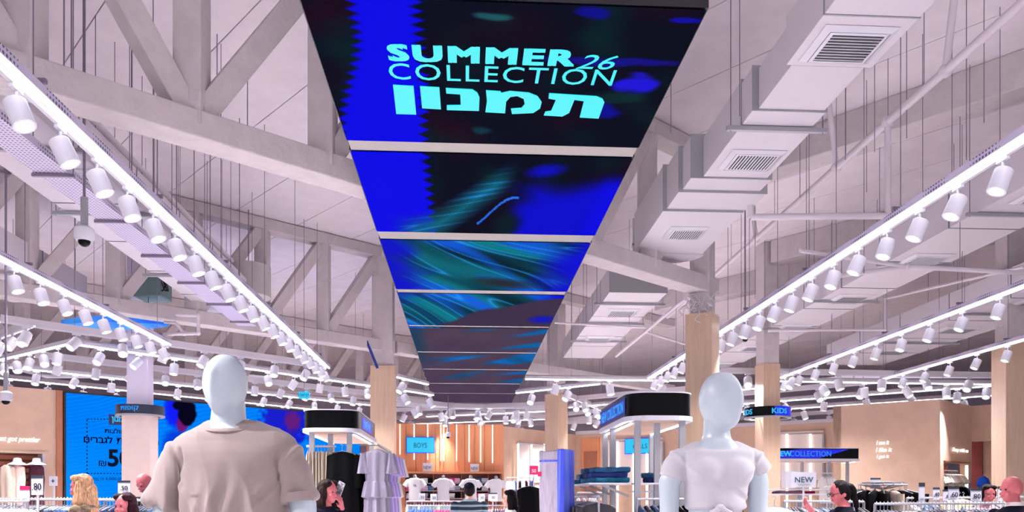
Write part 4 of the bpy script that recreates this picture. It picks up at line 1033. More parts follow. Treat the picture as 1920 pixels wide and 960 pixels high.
    if style != 'bald':
        B((0, -.018, .122), (.083, .088, .090)); B((0, -.045, .07), (.074, .064, .09))
        if style in ('long', 'wavy'):
            k = 1.25 if style == 'wavy' else 1.0
            for q in (-1, 1):
                B((q * .070 * k, -.01, .06), (.030 * k, .050, .085)); B((q * .075 * k, -.025, -.04), (.034 * k, .055 * k, .09)); B((q * .07 * k, -.03, -.15), (.038 * k, .05 * k, .08)); B((q * .05 * k, .03, .165), (.045, .045, .035))
            B((0, -.075, .03), (.075 * k, .05 * k, .10)); B((0, -.085, -.09), (.085 * k, .05 * k, .13)); B((0, -.08, -.20), (.08 * k, .042 * k, .09))
        if style == 'short':
            for q in (-1, 1): B((q * .066, -.012, .085), (.026, .055, .062)); B((q * .035, .045, .165), (.05, .035, .028))
        if style == 'pony':
            for q in (-1, 1): B((q * .066, -.02, .10), (.018, .055, .05))
            B((0, -.115, .13), (.03, .034, .03)); B((0, -.145, .07), (.034, .030, .07)); B((0, -.145, -.03), (.030, .027, .08)); B((0, -.138, -.12), (.018, .018, .06))
        me = remesh(c, .0085, 3); displace(me, lambda p, q: .006 * nz(p[0] * 60, p[1] * 60, p[2] * 8 + 2 * nz(p[0] * 9, p[1] * 9, p[2] * 6)) + (.008 * nz(p[0] * 12, p[1] * 12, p[2] * 16) if style == 'wavy' else 0))
        me.transform(HM); put('hair', me, hm, T)
    return T, HM, V, s
def nose_geo():
    vs = [(-.014, .082, .042), (.014, .082, .042), (0, .112, .050), (0, .088, .088), (0, .06, .06)]
    return vs, [(0, 2, 3), (2, 1, 3), (0, 1, 2), (0, 3, 4), (3, 1, 4), (1, 0, 4)]

def hairmat(n, c, c2): return mat(n, c, .6, col2=c2, scale=30, stretch=(3, 3, .4), bump=.3, bscale=90, spec=.12)
M_blond = hairmat('blonde_hair', (222, 180, 142), (150, 104, 76)); M_brn = hairmat('dark_brown_hair', (36, 18, 20), (12, 6, 8)); M_red = hairmat('dark_red_hair', (50, 12, 26), (14, 4, 9)); M_bkh = hairmat('black_hair', (18, 12, 16), (5, 3, 5))
M_coat = mat('beige_fur_coat', (150, 128, 104), .95, col2=(84, 70, 60), scale=14, bump=.8, bscale=60); M_navyc = mat('navy_cloth', (10, 12, 26), .9, spec=.1); M_pinkc = mat('pale_pink_cloth', (226, 178, 190), .9); M_ivory = mat('ivory_cloth', (232, 220, 214), .9)
M_plum = mat('plum_cloth', (66, 22, 40), .9)
def stripes_mat():
    m = mat('striped_cloth', (40, 54, 66), .9); nt = m.node_tree; b = nt.nodes['Principled BSDF']
    tc = nt.nodes.new('ShaderNodeTexCoord'); w = nt.nodes.new('ShaderNodeTexWave'); w.bands_direction = 'Z'; w.inputs['Scale'].default_value = 3.6; w.inputs['Distortion'].default_value = 1.0
    r = nt.nodes.new('ShaderNodeValToRGB'); r.color_ramp.elements[0].color = (*srgb((28, 40, 54)), 1); r.color_ramp.elements[1].color = (*srgb((140, 160, 168)), 1)
    r.color_ramp.elements[0].position = .62; r.color_ramp.elements[1].position = .8
    nt.links.new(tc.outputs['Object'], w.inputs[0]); nt.links.new(w.outputs['Fac'], r.inputs[0]); nt.links.new(r.outputs[0], b.inputs['Base Color']); return m
T, HM, V, s = figure('blonde woman with long wavy hair in a furry beige coat, facing left', 156, 7.6, 890, 98, M_skin2, ('wavy', M_blond), M_coat)
mb = MB(); mb.ball((0, -.02, 1.395 * s), (.17 * s, .12 * s, .04 * s), 24, 10); me = remesh(mb, .012, 3); displace(me, lambda p, q: .012 * nz(p[0] * 30, p[1] * 30, p[2] * 30)); put('fur_collar', me, M_coat, T)
figure('short woman with dark red hair at the bottom, left of the left mannequin', 238, 6.6, 925, 140, M_skin2, ('long', M_red), M_plum, yaw=20)
figure('bald man in a black top looking down, behind the pale column', 279, 10, 886, 150, M_skin2, ('bald', None), M_matblk, female=False, nod=28)
T, HM, V, s = figure('dark-haired woman holding a phone to her ear, in front of the left clothes gondola', 612, 7.6, 900, -112, M_skin2, ('long', M_brn), M_navyc, [((-.30, .05, 1.14), (-.115, .10, 1.43)), ((.24, .10, 1.10), (.14, .36, 1.16))])
ph = MB().box((0, 0, 0), (.014, .072, .145)).build('phone', mat('patterned_phone_case', (190, 190, 200), .3, col2=(60, 60, 80), scale=40), None, bevel=.004)
ph.location = T.matrix_basis @ (V(-.105, .05, 1.55)) if 0 else Matrix.Translation(T.location) @ Matrix.Rotation(R(-112), 4, 'Z') @ V(-.118, .045, 1.55); ph.rotation_euler = (R(-28), R(8), R(-112)); tag(ph, 'patterned phone held to the ear of the dark-haired woman', 'phone')
T, HM, V, s = figure('man in a dark cap and striped shirt seen from behind, before the boys wall', 880, 13, 906, 8, M_skin, ('short', M_brn), stripes_mat(), female=False, bulk=1.12)
mb = MB(); mb.ball((0, -.012, .135), (.088, .099, .082), 24, 12); mb.loft([(0, .11, .12, .06, .05), (0, .112, .13, .058, .048)], 24); mb.v = [tuple(HM @ Vector(v)) for v in mb.v]; mb.build('cap', M_navyc, T, smooth=True)
figure('woman with long dark hair and ivory top, right of the man in the cap', 957, 10.6, 919, 92, M_skin, ('long', M_bkh), M_ivory)
T, HM, V, s = figure('woman with glasses and a dark ponytail facing left, right of the NEW sign', 1580, 7.8, 902, 94, M_skin2, ('pony', M_bkh), M_navyc, [((-.20, .16, 1.12), (-.10, .36, 1.40)), None], nod=12)
mb = MB()
for q in (-1, 1):
    n = 16; mb.path([(q * .034 + .024 * math.cos(2 * math.pi * i / n), .100, .083 + .019 * math.sin(2 * math.pi * i / n)) for i in range(n + 1)], .0028, 5); mb.tube((q * .058, .10, .087), (q * .078, -.01, .085), .0026, n=5)
mb.tube((-.01, .102, .085), (.01, .102, .085), .0028, n=5); mb.v = [tuple(HM @ Vector(v)) for v in mb.v]; mb.build('glasses', M_blk, T)
mb = MB(); mb.tube((0, -.10, .13), (0, -.115, .13), .028, n=14); mb.v = [tuple(HM @ Vector(v)) for v in mb.v]; mb.build('hair_band', mat('blue_elastic', (40, 90, 130), .6), T)
figure('smiling woman with short dark hair facing the camera, left of the bald man', 1852, 9.8, 909, 172, M_skin2, ('short', M_brn), M_pinkc)
T, HM, V, s = figure('bald man in a dark jacket facing left at the right edge', 1900, 6.9, 893, 96, M_skin2, ('bald', None), M_navyc, female=False, bulk=1.08)
MB().loft([(0, -.012 * s, z * s, r * s, r * s) for z, r in ((1.42, .083), (1.455, .072), (1.475, .068))], 28).build('shirt_collar', M_ivory, T, smooth=True)
# ---------------------------------------------------------------- gondolas
def fillet_rect(w, l, r, n=8):
    pts = []
    for cx, cy, a0 in ((w / 2 - r, l / 2 - r, 0), (-w / 2 + r, l / 2 - r, 90), (-w / 2 + r, -l / 2 + r, 180), (w / 2 - r, -l / 2 + r, 270)):
        pts += [(cx + r * math.cos(R(a0 + 90 * i / n)), cy + r * math.sin(R(a0 + 90 * i / n))) for i in range(n + 1)]
    return pts
def gondola(label, u, v, w, l, h0, h1, posts, r=.12):
    loc = G(u, v, 0); T = thing('display_gondola', label, 'clothes rack', (loc.x, loc.y, 0), PH); z0, z1 = CZ + h0, CZ + h1
    MB().prism(fillet_rect(w, l, r), z0, z1).build('screen_band', M_blk, T, smooth=True)
    MB().prism(fillet_rect(w + .05, l + .05, r + .02), z0 - .055, z0).prism(fillet_rect(w + .02, l + .02, r), z1, z1 + .015).build('rim', M_white, T)
    MB().prism(fillet_rect(w - .12, l - .12, r), z0 - .07, z0 - .055).build('soffit', M_plast, T)
    for x in (-w / 2 + .08, w / 2 - .08): MB().box((x, 0, z0 - .078), (.03, l * .8, .014)).build('under_light', M_led, T)
    for (x, y) in posts:
        MB().box((x, y, (z0 - .055) / 2), (.075, .05, z0 - .055)).build('post', M_grey, T, bevel=.006)
    MB().box((0, 0, .06), (w * .9, l * .9, .12)).build('base', M_grey, T)
    return T, w, l, z0, z1
def gtext(T, s, side, off, z, h, width, m, w, l, **k):
    me = textmesh(s, 1.0, ext=.002, **k); co = np.array([q.co[:] for q in me.vertices]); lo, hi = co.min(0), co.max(0)
    me.transform(Matrix.Diagonal((width / (hi[0] - lo[0]), h / (hi[1] - lo[1]), 1, 1)) @ Matrix.Translation((-(lo[0] + hi[0]) / 2, -(lo[1] + hi[1]) / 2, 0)))
    me.transform({'front': face_matrix((off, -l / 2 - .006, z), (1, 0, 0), (0, 0, 1)), 'left': face_matrix((-w / 2 - .006, off, z), (0, -1, 0), (0, 0, 1)), 'right': face_matrix((w / 2 + .006, off, z), (0, 1, 0), (0, 0, 1))}[side])
    me.materials.clear(); me.materials.append(m); o = bpy.data.objects.new('lettering', me); COL.objects.link(o); o.parent = T
gl, w, l, z0, z1 = gondola('clothes gondola with dark rounded header, right of the left mannequin', (629 - 872) / F * 11.8, 12.65, .78, 2.45, .97, 1.22, [(-.27, -1.08), (.26, -1.08), (-.02, -1.0), (-.33, 1.0), (.33, 1.0)], .24)
gtext(gl, 'NEW', 'right', -.1, (z0 + z1) / 2, .12, .8, M_lcdtxt, w, l, fat=.02); MB().box((w / 2 + .002, -.1, (z0 + z1) / 2), (.004, 1.2, .17)).build('lit_pixels', M_bluelcd, gl)
gr, w, l, z0, z1 = gondola('clothes gondola with dark rounded header and blue letters, left of the right mannequin', (1245 - 872) / F * 9.34, 10.4, .80, 2.16, .955, 1.225, [(-.27, -.96), (-.02, -.9), (.27, -.96), (-.34, .85), (-.36, .15), (.33, .85)], .26)
gtext(gr, 'NEW COLLECTION', 'left', .0, (z0 + z1) / 2, .14, 1.55, M_lcdtxt, w, l, fat=.015)
MB().box((-w / 2 - .002, 0, (z0 + z1) / 2), (.004, 1.75, .20)).build('lit_pixels', mat('deep_blue_led', (0, 0, 0), .5, emit=(4, 12, 150), es=.8), gr)
gn, w, l, z0, z1 = gondola('long gondola with blue NEW COLLECTION header on the right', (1532 - 872) / F * 18.6, 19.05, 2.5, .8, .905, 1.15, [(-1.18, -.3), (-.72, -.3), (-.12, -.3), (.55, -.3), (.62, -.1), (1.0, -.3)], .05)
gtext(gn, 'NEW', 'front', -.62, (z0 + z1) / 2 - .005, .13, .42, M_cyt, w, l, fat=.03); gtext(gn, 'COLLECTION', 'front', .05, (z0 + z1) / 2 - .005, .13, 1.0, M_lcdtxt, w, l)
mb = MB(); zz = (z0 + z1) / 2
mb.add([(-1.05, -l / 2 - .003, z0 + .01), (.25, -l / 2 - .003, z0 + .01), (1.0, -l / 2 - .003, z1 - .02), (-.2, -l / 2 - .003, z1 - .02), (-.7, -l / 2 - .003, z1 - .07)], [(0, 1, 2, 3, 4)]); mb.build('lit_pixels', M_bluelcd, gn)

# ---------------------------------------------------------------- hanging clothes
def drape(mb, rings, pleats=6, amp=.012, n=36, c=(0, 0)):
    vs = []; fs = []
    for k, (z, rx, ry) in enumerate(rings):
        t = k / (len(rings) - 1)
        for i in range(n):
            a = 2 * math.pi * i / n; q = 1 + amp * t / max(ry, .02) * math.cos(pleats * a + .7 * math.sin(3 * t))
            vs.append((c[0] + rx * math.cos(a) * (1 + (q - 1) * .25), c[1] + ry * math.sin(a) * q, z))
    for k in range(len(rings) - 1): fs += [(k * n + i, (k + 1) * n + i, (k + 1) * n + (i + 1) % n, k * n + (i + 1) % n) for i in range(n)]
    fs += [tuple(range(n)), tuple(reversed(range((len(rings) - 1) * n, len(rings) * n)))]
    mb.add(vs, fs); return mb
def hanger_mesh():
    mb = MB(); mb.path([(.0, 0, -.07), (0, 0, -.02), (.018, 0, 0), (.0, 0, .02), (-.018, 0, .005)], .0035, 5)
    mb.path([(0, 0, -.07), (-.19, 0, -.125), (.19, 0, -.125), (0, 0, -.07)], .005, 5); return mb
m_hang = mesh_of('hanger', hanger_mesh(), [M_grey], False)
def tee_shape():
    mb = MB(); drape(mb, [(-.085, .05, .02), (-.10, .12, .03), (-.13, .19, .04), (-.22, .20, .045), (-.45, .20, .05), (-.72, .215, .055)], 5, .014, 28)
    for q in (-1, 1): mb.tube((q * .17, 0, -.15), (q * .27, 0, -.33), .045, .055, 8)
    return mb
def dress_shape():
    mb = MB(); drape(mb, [(-.085, .05, .02), (-.10, .12, .035), (-.13, .18, .045), (-.30, .17, .05), (-.52, .15, .05), (-.54, .17, .07), (-.75, .21, .09), (-.77, .16, .06), (-1.2, .19, .08)], 8, .03, 44)
    for q in (-1, 1): drape(mb, [(-.13, .04, .03), (-.28, .07, .05), (-.42, .11, .06)], 5, .02, 20, (q * .20, 0))
    return mb
def pant_shape(): return drape(MB(), [(-.09, .15, .012), (-.14, .16, .025), (-.5, .14, .03), (-1.05, .12, .035)], 4, .015, 24)
def coat_shape(): return drape(drape(MB(), [(-.085, .05, .03), (-.11, .15, .05), (-.15, .21, .06), (-.5, .22, .07), (-1.1, .25, .09)], 6, .016, 32), [(-.13, .05, .04), (-.6, .06, .05)], 3, .01, 12, (.22, 0))
SHAPES = {'tee': tee_shape, 'dress': dress_shape, 'trousers': pant_shape, 'coat': coat_shape}
def cloth(name, c, c2=None): return mat(name, c, .92, col2=c2, scale=5, bump=.25, bscale=30)
def garment(kind, m, p, rz, name, label, cat, group):
    me = mesh_of(kind + m.name, SHAPES[kind](), [m]); o = bpy.data.objects.new(name, me); COL.objects.link(o); o.location = p; o.rotation_euler = (0, 0, rz)
    tag(o, label, cat, group); h = bpy.data.objects.new('hanger', m_hang); COL.objects.link(h); h.parent = o; return o
def rail_row(label, p, q, items, kind, mats, name, glabel, cat, group, legs=True, turn=0.0, gap=.0, rail=True, rname='clothes_rail'):
    p, q = Vector(p), Vector(q); d = (q - p); L = d.length; d.normalize(); rz = math.atan2(d.y, d.x) + math.pi / 2 + turn
    if rail:
        T = thing(rname, label, 'clothes rail', (p.x, p.y, 0)); MB().tube(p, q, .014, n=10).build('rail', M_white, T, world=True)
        for a in ((p, q) if legs else ()):
            MB().tube((a.x, a.y, .02), a, .014, n=8).build('upright', M_grey, T, world=True); MB().box((a.x, a.y, .015), (.5, .06, .03)).build('foot', M_grey, T, world=True)
    for i in range(items):
        c = p + d * (L * (i + .5) / items); m = mats[int(i * len(mats) / items)] if gap == 0 else rs.choice(mats)
        garment(kind, m, c + Vector((0, 0, .005)), rz + rs.uniform(-.12, .12), name, '%s, %s from %s' % (glabel, ordinal(i), 'left' if abs(d.x) > .5 else 'camera'), cat, group)
C_taupe = [cloth('taupe_linen', (176, 160, 146)), cloth('sand_linen', (198, 182, 164))]; C_lil = [cloth('lilac_cotton', (178, 160, 214), (150, 132, 196)), cloth('pale_lilac_cotton', (196, 182, 224))]; C_grey = cloth('grey_jersey', (128, 122, 140))
C_denim = [cloth('navy_denim', (30, 48, 84), (18, 28, 54)), cloth('blue_denim', (54, 88, 130), (30, 54, 90)), cloth('black_denim', (26, 28, 40))]
C_pale = [cloth('ivory_jersey', (226, 222, 218)), cloth('pale_pink_jersey', (222, 176, 200)), cloth('grey_blue_jersey', (120, 136, 160))]
C_mix = [cloth('royal_blue_jersey', (20, 90, 220)), cloth('hot_pink_jersey', (226, 60, 130)), cloth('soft_pink_jersey', (226, 150, 180)), cloth('plum_jersey', (90, 30, 80))]
# left gondola
g0 = lambda x, y, z: Matrix.Translation(gl.location) @ Matrix.Rotation(PH, 4, 'Z') @ Vector((x, y, z))
rail_row('short rail of taupe trousers inside the left gondola', g0(-.36, -1.02, 2.22), g0(.06, -1.02, 2.22), 9, 'trousers', C_taupe, 'hanging_trousers', 'taupe trousers hanging in the left gondola', 'trousers', 'taupe trousers in the left gondola', False)
for i in range(2): garment('coat', M_matblk, g0(.17 + .04 * i, -1.18 + .12 * i, 2.22), PH + .1 * i, 'long_dress', ['front black dress hanging between the posts of the left gondola', 'second black dress just behind the front one in the left gondola'][i], 'dress', 'black dresses in the left gondola')
rail_row('rail of lilac dresses along the right side of the left gondola', g0(.66, -1.25, 2.24), g0(.66, 1.0, 2.24), 16, 'dress', [C_grey, C_lil[0], C_lil[1], C_lil[0], C_lil[1], C_lil[0], C_pale[0], C_pale[0]], 'hanging_dress', 'flared-sleeve dress hanging in the row right of the left gondola', 'dress', 'dresses beside the left gondola', False)
for y in (-1.0, .8): MB().tube(g0(.39, y, 2.24), g0(.68, y, 2.24), .01, n=6).build('rail_arm', M_grey, gl, world=True)
# right gondola shelf and rails
h0 = lambda x, y, z: Matrix.Translation(gr.location) @ Matrix.Rotation(PH, 4, 'Z') @ Vector((x, y, z))
for (x0, x1, y0, y1, z) in ((-.85, -.34, -.95, .9, 1.655), (-.30, .75, -.95, -.4, 1.655), (-.34, .4, -.9, -.86, 1.56)):
    MB().box(((x0 + x1) / 2, (y0 + y1) / 2, z), (x1 - x0, y1 - y0, .02)).build('shelf', M_white, gr)
for y in (-.9, 0, .85): MB().bar((-.36, y, 1.50), (-.70, y, 1.645), .02, .03).build('shelf_bracket', M_grey, gr)
M_jean = [cloth('teal_denim', (14, 110, 140), (8, 74, 104)), cloth('deep_blue_denim', (12, 30, 92)), cloth('mid_denim', (20, 84, 124), (10, 50, 80))]
def folded(label, p, d, m, rz, grp):
    mb = MB(); vs = []
    mb.box((0, 0, d[2] / 2), d); o = mb.build('folded_jeans', m, None, origin=(0, 0, 0)); me = o.data
    mb2 = MB(); mb2.box((0, 0, d[2] / 2), (d[0] * .96, d[1] * .96, d[2])); mb2.tube((-d[0] / 2, -d[1] / 2 + d[2] / 2, d[2] / 2), (d[0] / 2, -d[1] / 2 + d[2] / 2, d[2] / 2), d[2] / 2, n=10)
    me2 = remesh(mb2, .012, 3); displace(me2, lambda a, b: .010 * nz(a[0] * 11, a[1] * 11, a[2] * 11 + d[0] * 90)); me2.materials.append(m); o.data = me2
    o.location = p; o.rotation_euler = (0, 0, rz); tag(o, label, 'jeans', grp)
k = 0
for (x, y, n, ms) in ((-.58, -.70, 3, 0), (-.60, -.28, 3, 0), (-.60, .14, 2, 1), (-.60, .56, 1, 2), (.10, -.65, 2, 1), (.42, -.65, 2, 2)):
    for i in range(n):
        folded('folded jeans, %s layer of %s on the right gondola shelf' % (('bottom', 'middle', 'top')[i], ('the front pile', 'the second pile', 'the third dark pile', 'the low back pile', 'the pile behind the middle post', 'the pile beside the right mannequin')[k]), h0(x + rs.uniform(-.02, .02), y, 1.667 + i * .062), (.44 - .0 * i, .36, .062), M_jean[(ms + i) % 3], PH + rs.uniform(-.2, .2), 'folded jeans on the right gondola')
    k += 1
rail_row('white rail of black tops under the left side shelf of the right gondola', h0(-.75, -1.05, 1.50), h0(-.75, 1.2, 1.50), 22, 'coat', [M_matblk, M_matblk, cloth('charcoal_jersey', (44, 42, 50)), C_pale[0]], 'hanging_blouse', 'dark top hanging under the shelf of the right gondola', 'top', 'dark tops at the right gondola', gap=1)
rail_row('rail of dark tops across the front of the right gondola', h0(-.3, -1.1, 1.47), h0(.9, -1.1, 1.47), 16, 'tee', [C_denim[2], M_matblk, C_denim[0]], 'hanging_blouse', 'dark blue top hanging across the front of the right gondola', 'top', 'dark tops across the right gondola front', gap=1)
rail_row('chrome rail of pale tops left of the right gondola', at(1082, 924, 12.5), at(1128, 924, 12.5), 9, 'tee', [cloth('rust_jersey', (150, 84, 70)), C_pale[0]], 'hanging_blouse', 'small top hanging left of the right gondola before the wooden door', 'top', 'tops before the wooden door', gap=1)
# foreground racks
rail_row('long rail of navy tops across the bottom left', at(-20, 936, 9.2), at(222, 937, 9.0), 40, 'tee', C_denim, 'hanging_shirt', 'navy or denim shirt in the long row at the bottom left', 'shirt', 'shirts on the bottom left rail', gap=1)
rail_row('second rail of blue tops behind the dark red haired woman', at(196, 938, 9.4), at(420, 938, 9.2), 34, 'tee', C_denim, 'hanging_shirt', 'blue shirt in the row behind the left mannequin', 'shirt', 'shirts behind the left mannequin', gap=1)
rail_row('rail of orange striped tops at the left edge before the niche', at(-10, 940, 8.4), at(52, 940, 8.4), 12, 'tee', [cloth('salmon_jersey', (222, 150, 120)), C_pale[0]], 'hanging_shirt', 'salmon or white top hanging at the bottom left corner', 'shirt', 'salmon tops at the bottom left', gap=1)
rail_row('rail of dark patterned tops behind the NEW sign', at(1470, 940, 9.2), at(1620, 941, 9.2), 26, 'tee', [C_denim[0], C_denim[2], C_pale[2]], 'hanging_shirt', 'dark patterned shirt in the row under the NEW sign', 'shirt', 'shirts under the NEW sign', gap=1)
rail_row('long white rail at the bottom right behind the bald man', at(1640, 945, 8.6), at(1960, 943, 8.6), 46, 'tee', [C_pale[0], C_pale[2], C_denim[0], C_denim[2]], 'hanging_shirt', 'pale or navy shirt in the front row at the bottom right', 'shirt', 'shirts on the front right rail', gap=1)
rail_row('second long white rail of pale tops at the right, farther back', at(1700, 934, 10.5), at(1960, 932, 10.5), 40, 'tee', [C_pale[0], C_denim[0], C_pale[2]], 'hanging_shirt', 'pale or navy shirt in the back row at the bottom right', 'shirt', 'shirts on the back right rail', gap=1)
rail_row('rail of bright tops before the boys wall', at(766, 948, 16), at(858, 949, 16), 24, 'tee', C_mix[:2], 'hanging_shirt', 'blue or pink top hanging left of the man in the cap', 'shirt', 'bright tops before the boys wall')
rail_row('rail of pink and plum tops right of the man in the cap', at(896, 948, 16), at(950, 948, 16), 14, 'tee', C_mix[2:], 'hanging_shirt', 'pink or plum top hanging right of the man in the cap', 'shirt', 'pink tops before the boys wall')
rail_row('rail of pale green and grey tops behind the bright tops', at(762, 940, 19), at(900, 940, 19), 26, 'tee', [C_pale[2], cloth('sage_jersey', (110, 140, 136)), C_pale[0]], 'hanging_shirt', 'pale top in the back row before the boys wall', 'shirt', 'pale tops before the boys wall', gap=1)
rail_row('rail of pink and black tops between the dark-haired woman and the back wall', at(950, 896, 20), at(1000, 895, 20), 13, 'tee', [C_mix[2], M_matblk, C_pale[2], C_denim[0]], 'hanging_shirt', 'small top on the rail above the dark-haired woman', 'shirt', 'tops on the back wall rail', gap=1)
rail_row('white rail of pale tops inside the NEW COLLECTION gondola', at(1541, 887, 18.8), at(1561, 887, 18.8), 6, 'tee', [C_pale[0]], 'hanging_shirt', 'white top hanging inside the NEW COLLECTION gondola', 'shirt', 'white tops in the long gondola', False)
rail_row('rail of beige tops inside the niche of the right wall', NB.pix(1771, 881, -.25), NB.pix(1815, 883, -.25), 11, 'tee', [C_taupe[1], C_pale[0]], 'hanging_shirt', 'beige top on the upper rail of the right wall niche', 'shirt', 'beige tops in the right niche', False, gap=1)
rail_row('lower rail of dark tops inside the niche of the right wall', NB.pix(1771, 903, -.2), NB.pix(1815, 905, -.2), 10, 'tee', [M_matblk, C_denim[0]], 'hanging_shirt', 'dark top on the lower rail of the right wall niche', 'shirt', 'dark tops in the right niche', False, gap=1)
for i, (x, y) in enumerate(((1824, 887), (1818, 910))): garment('tee', C_mix[0], NB.pix(x, y, .25), .6, 'hanging_shirt', ['upper bright blue shirt hanging at the right niche edge', 'lower bright blue shirt hanging at the right niche edge'][i], 'shirt', 'bright blue shirts at the niche')
for i, x in enumerate((1798, 1806, 1781)): garment('coat', cloth('pale_yellow_cotton' if i == 0 else 'yellow_cotton', (238, 226, 176)), at(x, 924 + i, 10.4), .3 * i, 'hanging_shirt', ['middle', 'rightmost', 'leftmost'][i] + ' pale yellow top behind the .60 signs', 'shirt', 'pale yellow tops')
# white blouse draped at the bottom right of the right mannequin
garment('coat', C_pale[0], at(1452, 934, 7.5), .2, 'hanging_blouse', 'white blouse hanging just right of the right mannequin arm', 'blouse', None)
garment('coat', M_matblk, at(993, 903, 14), .1, 'hanging_coat', 'black coat hanging left of the plastic-wrapped fixture', 'coat', None)
# round rack of black coats
rc = at(1655, 931, 11); T = thing('round_rack', 'round rack holding black coats under the .60 sign', 'clothes rack', (rc.x, rc.y, 0))
MB().tube((0, 0, 0), (0, 0, 1.62), .02).build('post', M_white, T); mb = MB(); mb.path([(.30 * math.cos(a), .30 * math.sin(a), 1.66) for a in [2 * math.pi * i / 24 for i in range(25)]], .011, 6); mb.build('ring_rail', M_white, T)
mb = MB()
for a in range(0, 360, 90): mb.tube((0, 0, 1.60), (.3 * math.cos(R(a)), .3 * math.sin(R(a)), 1.66), .01, n=6); mb.box((.15 * math.cos(R(a)), .15 * math.sin(R(a)), .02), (.3, .3, .03))
mb.build('spokes', M_white, T); MB().lathe([(.26, 1.68), (.27, 1.70), (.0, 1.71)], 24).build('top_disc', M_white, T)
for i in range(16):
    a = 2 * math.pi * i / 16; garment('coat', M_matblk if i % 4 else C_taupe[0], (rc.x + .30 * math.cos(a), rc.y + .30 * math.sin(a), 1.665), a, 'hanging_coat', 'dark coat on the round rack, %s counterclockwise from the right' % ordinal(i), 'coat', 'coats on the round rack')

# ---------------------------------------------------------------- counters, shelves, boys wall
ct = thing('display_counter', 'pale counter with shelf under the NEW sign, right of the right mannequin', 'counter', at(1515, 931, 11.3) - Vector((0, 0, CZ)))
for z, y in ((CZ + .095, 0), (CZ + .03, 0)): MB().box((0, y, z), (1.35, .5, .02)).build('shelf', M_white, ct)
for x in (-.62, -.1, .62): MB().box((x, .1, (CZ + .1) / 2), (.05, .05, CZ + .1)).build('upright', M_grey, ct)
for i, (x, c) in enumerate(((-.22, C_mix[2]), (-.05, cloth('crimson_jersey', (220, 30, 90))), (-.36, C_pale[1]))):
    folded('folded %s top on the lower counter shelf behind the NEW sign' % ('pink', 'crimson', 'pale pink')[i], at(1515, 931, 11.3) - Vector((0, 0, CZ)) + Vector((x, 0, CZ + .041)), (.2, .26, .035), c, .1 * i, None)
o = MB().box((0, 0, .12), (.14, .2, .24)).build('storage_box', M_white, None, origin=(0, 0, 0)); o.location = at(1478, 915, 11.6); tag(o, 'white box standing left of the NEW sign on the counter', 'box')
sh = thing('wall_shelving', 'wood and grey shelving full of shirts under the boys wall', 'shelf', BW.pix(850, 931) - Vector((0, 0, CZ)))
wbox(BW, sh, 757, 940, 885, 888.5, .45, .48, 'top_board', M_board); wbox(BW, sh, 760, 937, 889, 950, .03, .06, 'back_panel', M_redwood)
for y in (906, 920, 934): wbox(BW, sh, 762, 936, y, y + 1.3, .38, .44, 'shelf', M_grey)
for x in (760, 812, 864, 914, 938): wbox(BW, sh, x, x + 1, 889, 950, .36, .42, 'divider', M_brown)
M_bright = mat('bright_white_cotton', (240, 238, 242), .9); mb_t = MB(); mb_t.loft([(0, 0, z, rx, ry) for z, rx, ry in ((-.72, .20, .11), (-.4, .185, .11), (-.15, .22, .12), (-.04, .20, .10), (0, .10, .07))], 28, 2.3)
for q in (-1, 1): mb_t.tube((q * .19, 0, -.07), (q * .32, -.02, -.27), .075, .085, 14)
me_t = remesh(mb_t, .016, 4); displace(me_t, lambda p, q: .012 * nz(p[0] * 9, p[1] * 9, p[2] * 4))
for i, x in enumerate((779, 831, 881, 927)):
    p = BW.pix(x, 897 + i * .6, .75); T = thing('torso_form', ['leftmost', 'second', 'third', 'rightmost'][i] + ' white t-shirt on a torso form along the boys wall', 't-shirt form', (p.x, p.y, p.z - .8), 0, 't-shirt forms along the boys wall')
    o = bpy.data.objects.new('shirt', me_t); COL.objects.link(o); o.parent = T; o.location = (0, 0, .8); me_t.materials.clear() if i == 0 else None; me_t.materials.append(M_bright) if i == 0 else None
    MB().lathe([(.055, .78), (.06, .86), (.03, .90)], 16).build('neck_cap', M_grey, T, smooth=True); MB().tube((0, 0, -p.z + .8), (0, 0, .1), .02).box((0, 0, -p.z + .81), (.3, .3, .02)).build('stand', M_grey, T)
    me = textmesh(['96', 'wave', 'play', '30'][i], .11, ext=.002); me.transform(face_matrix((.02, -.135, .55), (1, 0, 0), (0, 0, 1))); me.materials.clear(); me.materials.append(M_ink)
    if i in (0,): o = bpy.data.objects.new('print', me); COL.objects.link(o); o.parent = T
i = 0
cols = [M_navyc, C_pale[0], M_matblk, C_mix[1], C_pale[1], C_denim[1], M_white, C_grey]
for y0, row in ((905.5, 'upper'), (919.5, 'middle'), (933.5, 'lower')):
    for j, x in enumerate((770, 796, 806, 846, 856, 896, 908, 934)):
        c = cols[(i * 3 + j) % 8]; p = BW.pix(x, y0, .25); mb = MB()
        for q in range(3): mb.box((rs.uniform(-.01, .01), 0, .03 + q * .05), (.24, .26, .046))
        o = mb.build('folded_stack', c, None, bevel=.01); o.location = p; tag(o, 'stack of folded shirts, %s from the left on the %s boys wall shelf' % (ORD[j], row), 'shirts', 'folded shirts on the boys wall')
    i += 1
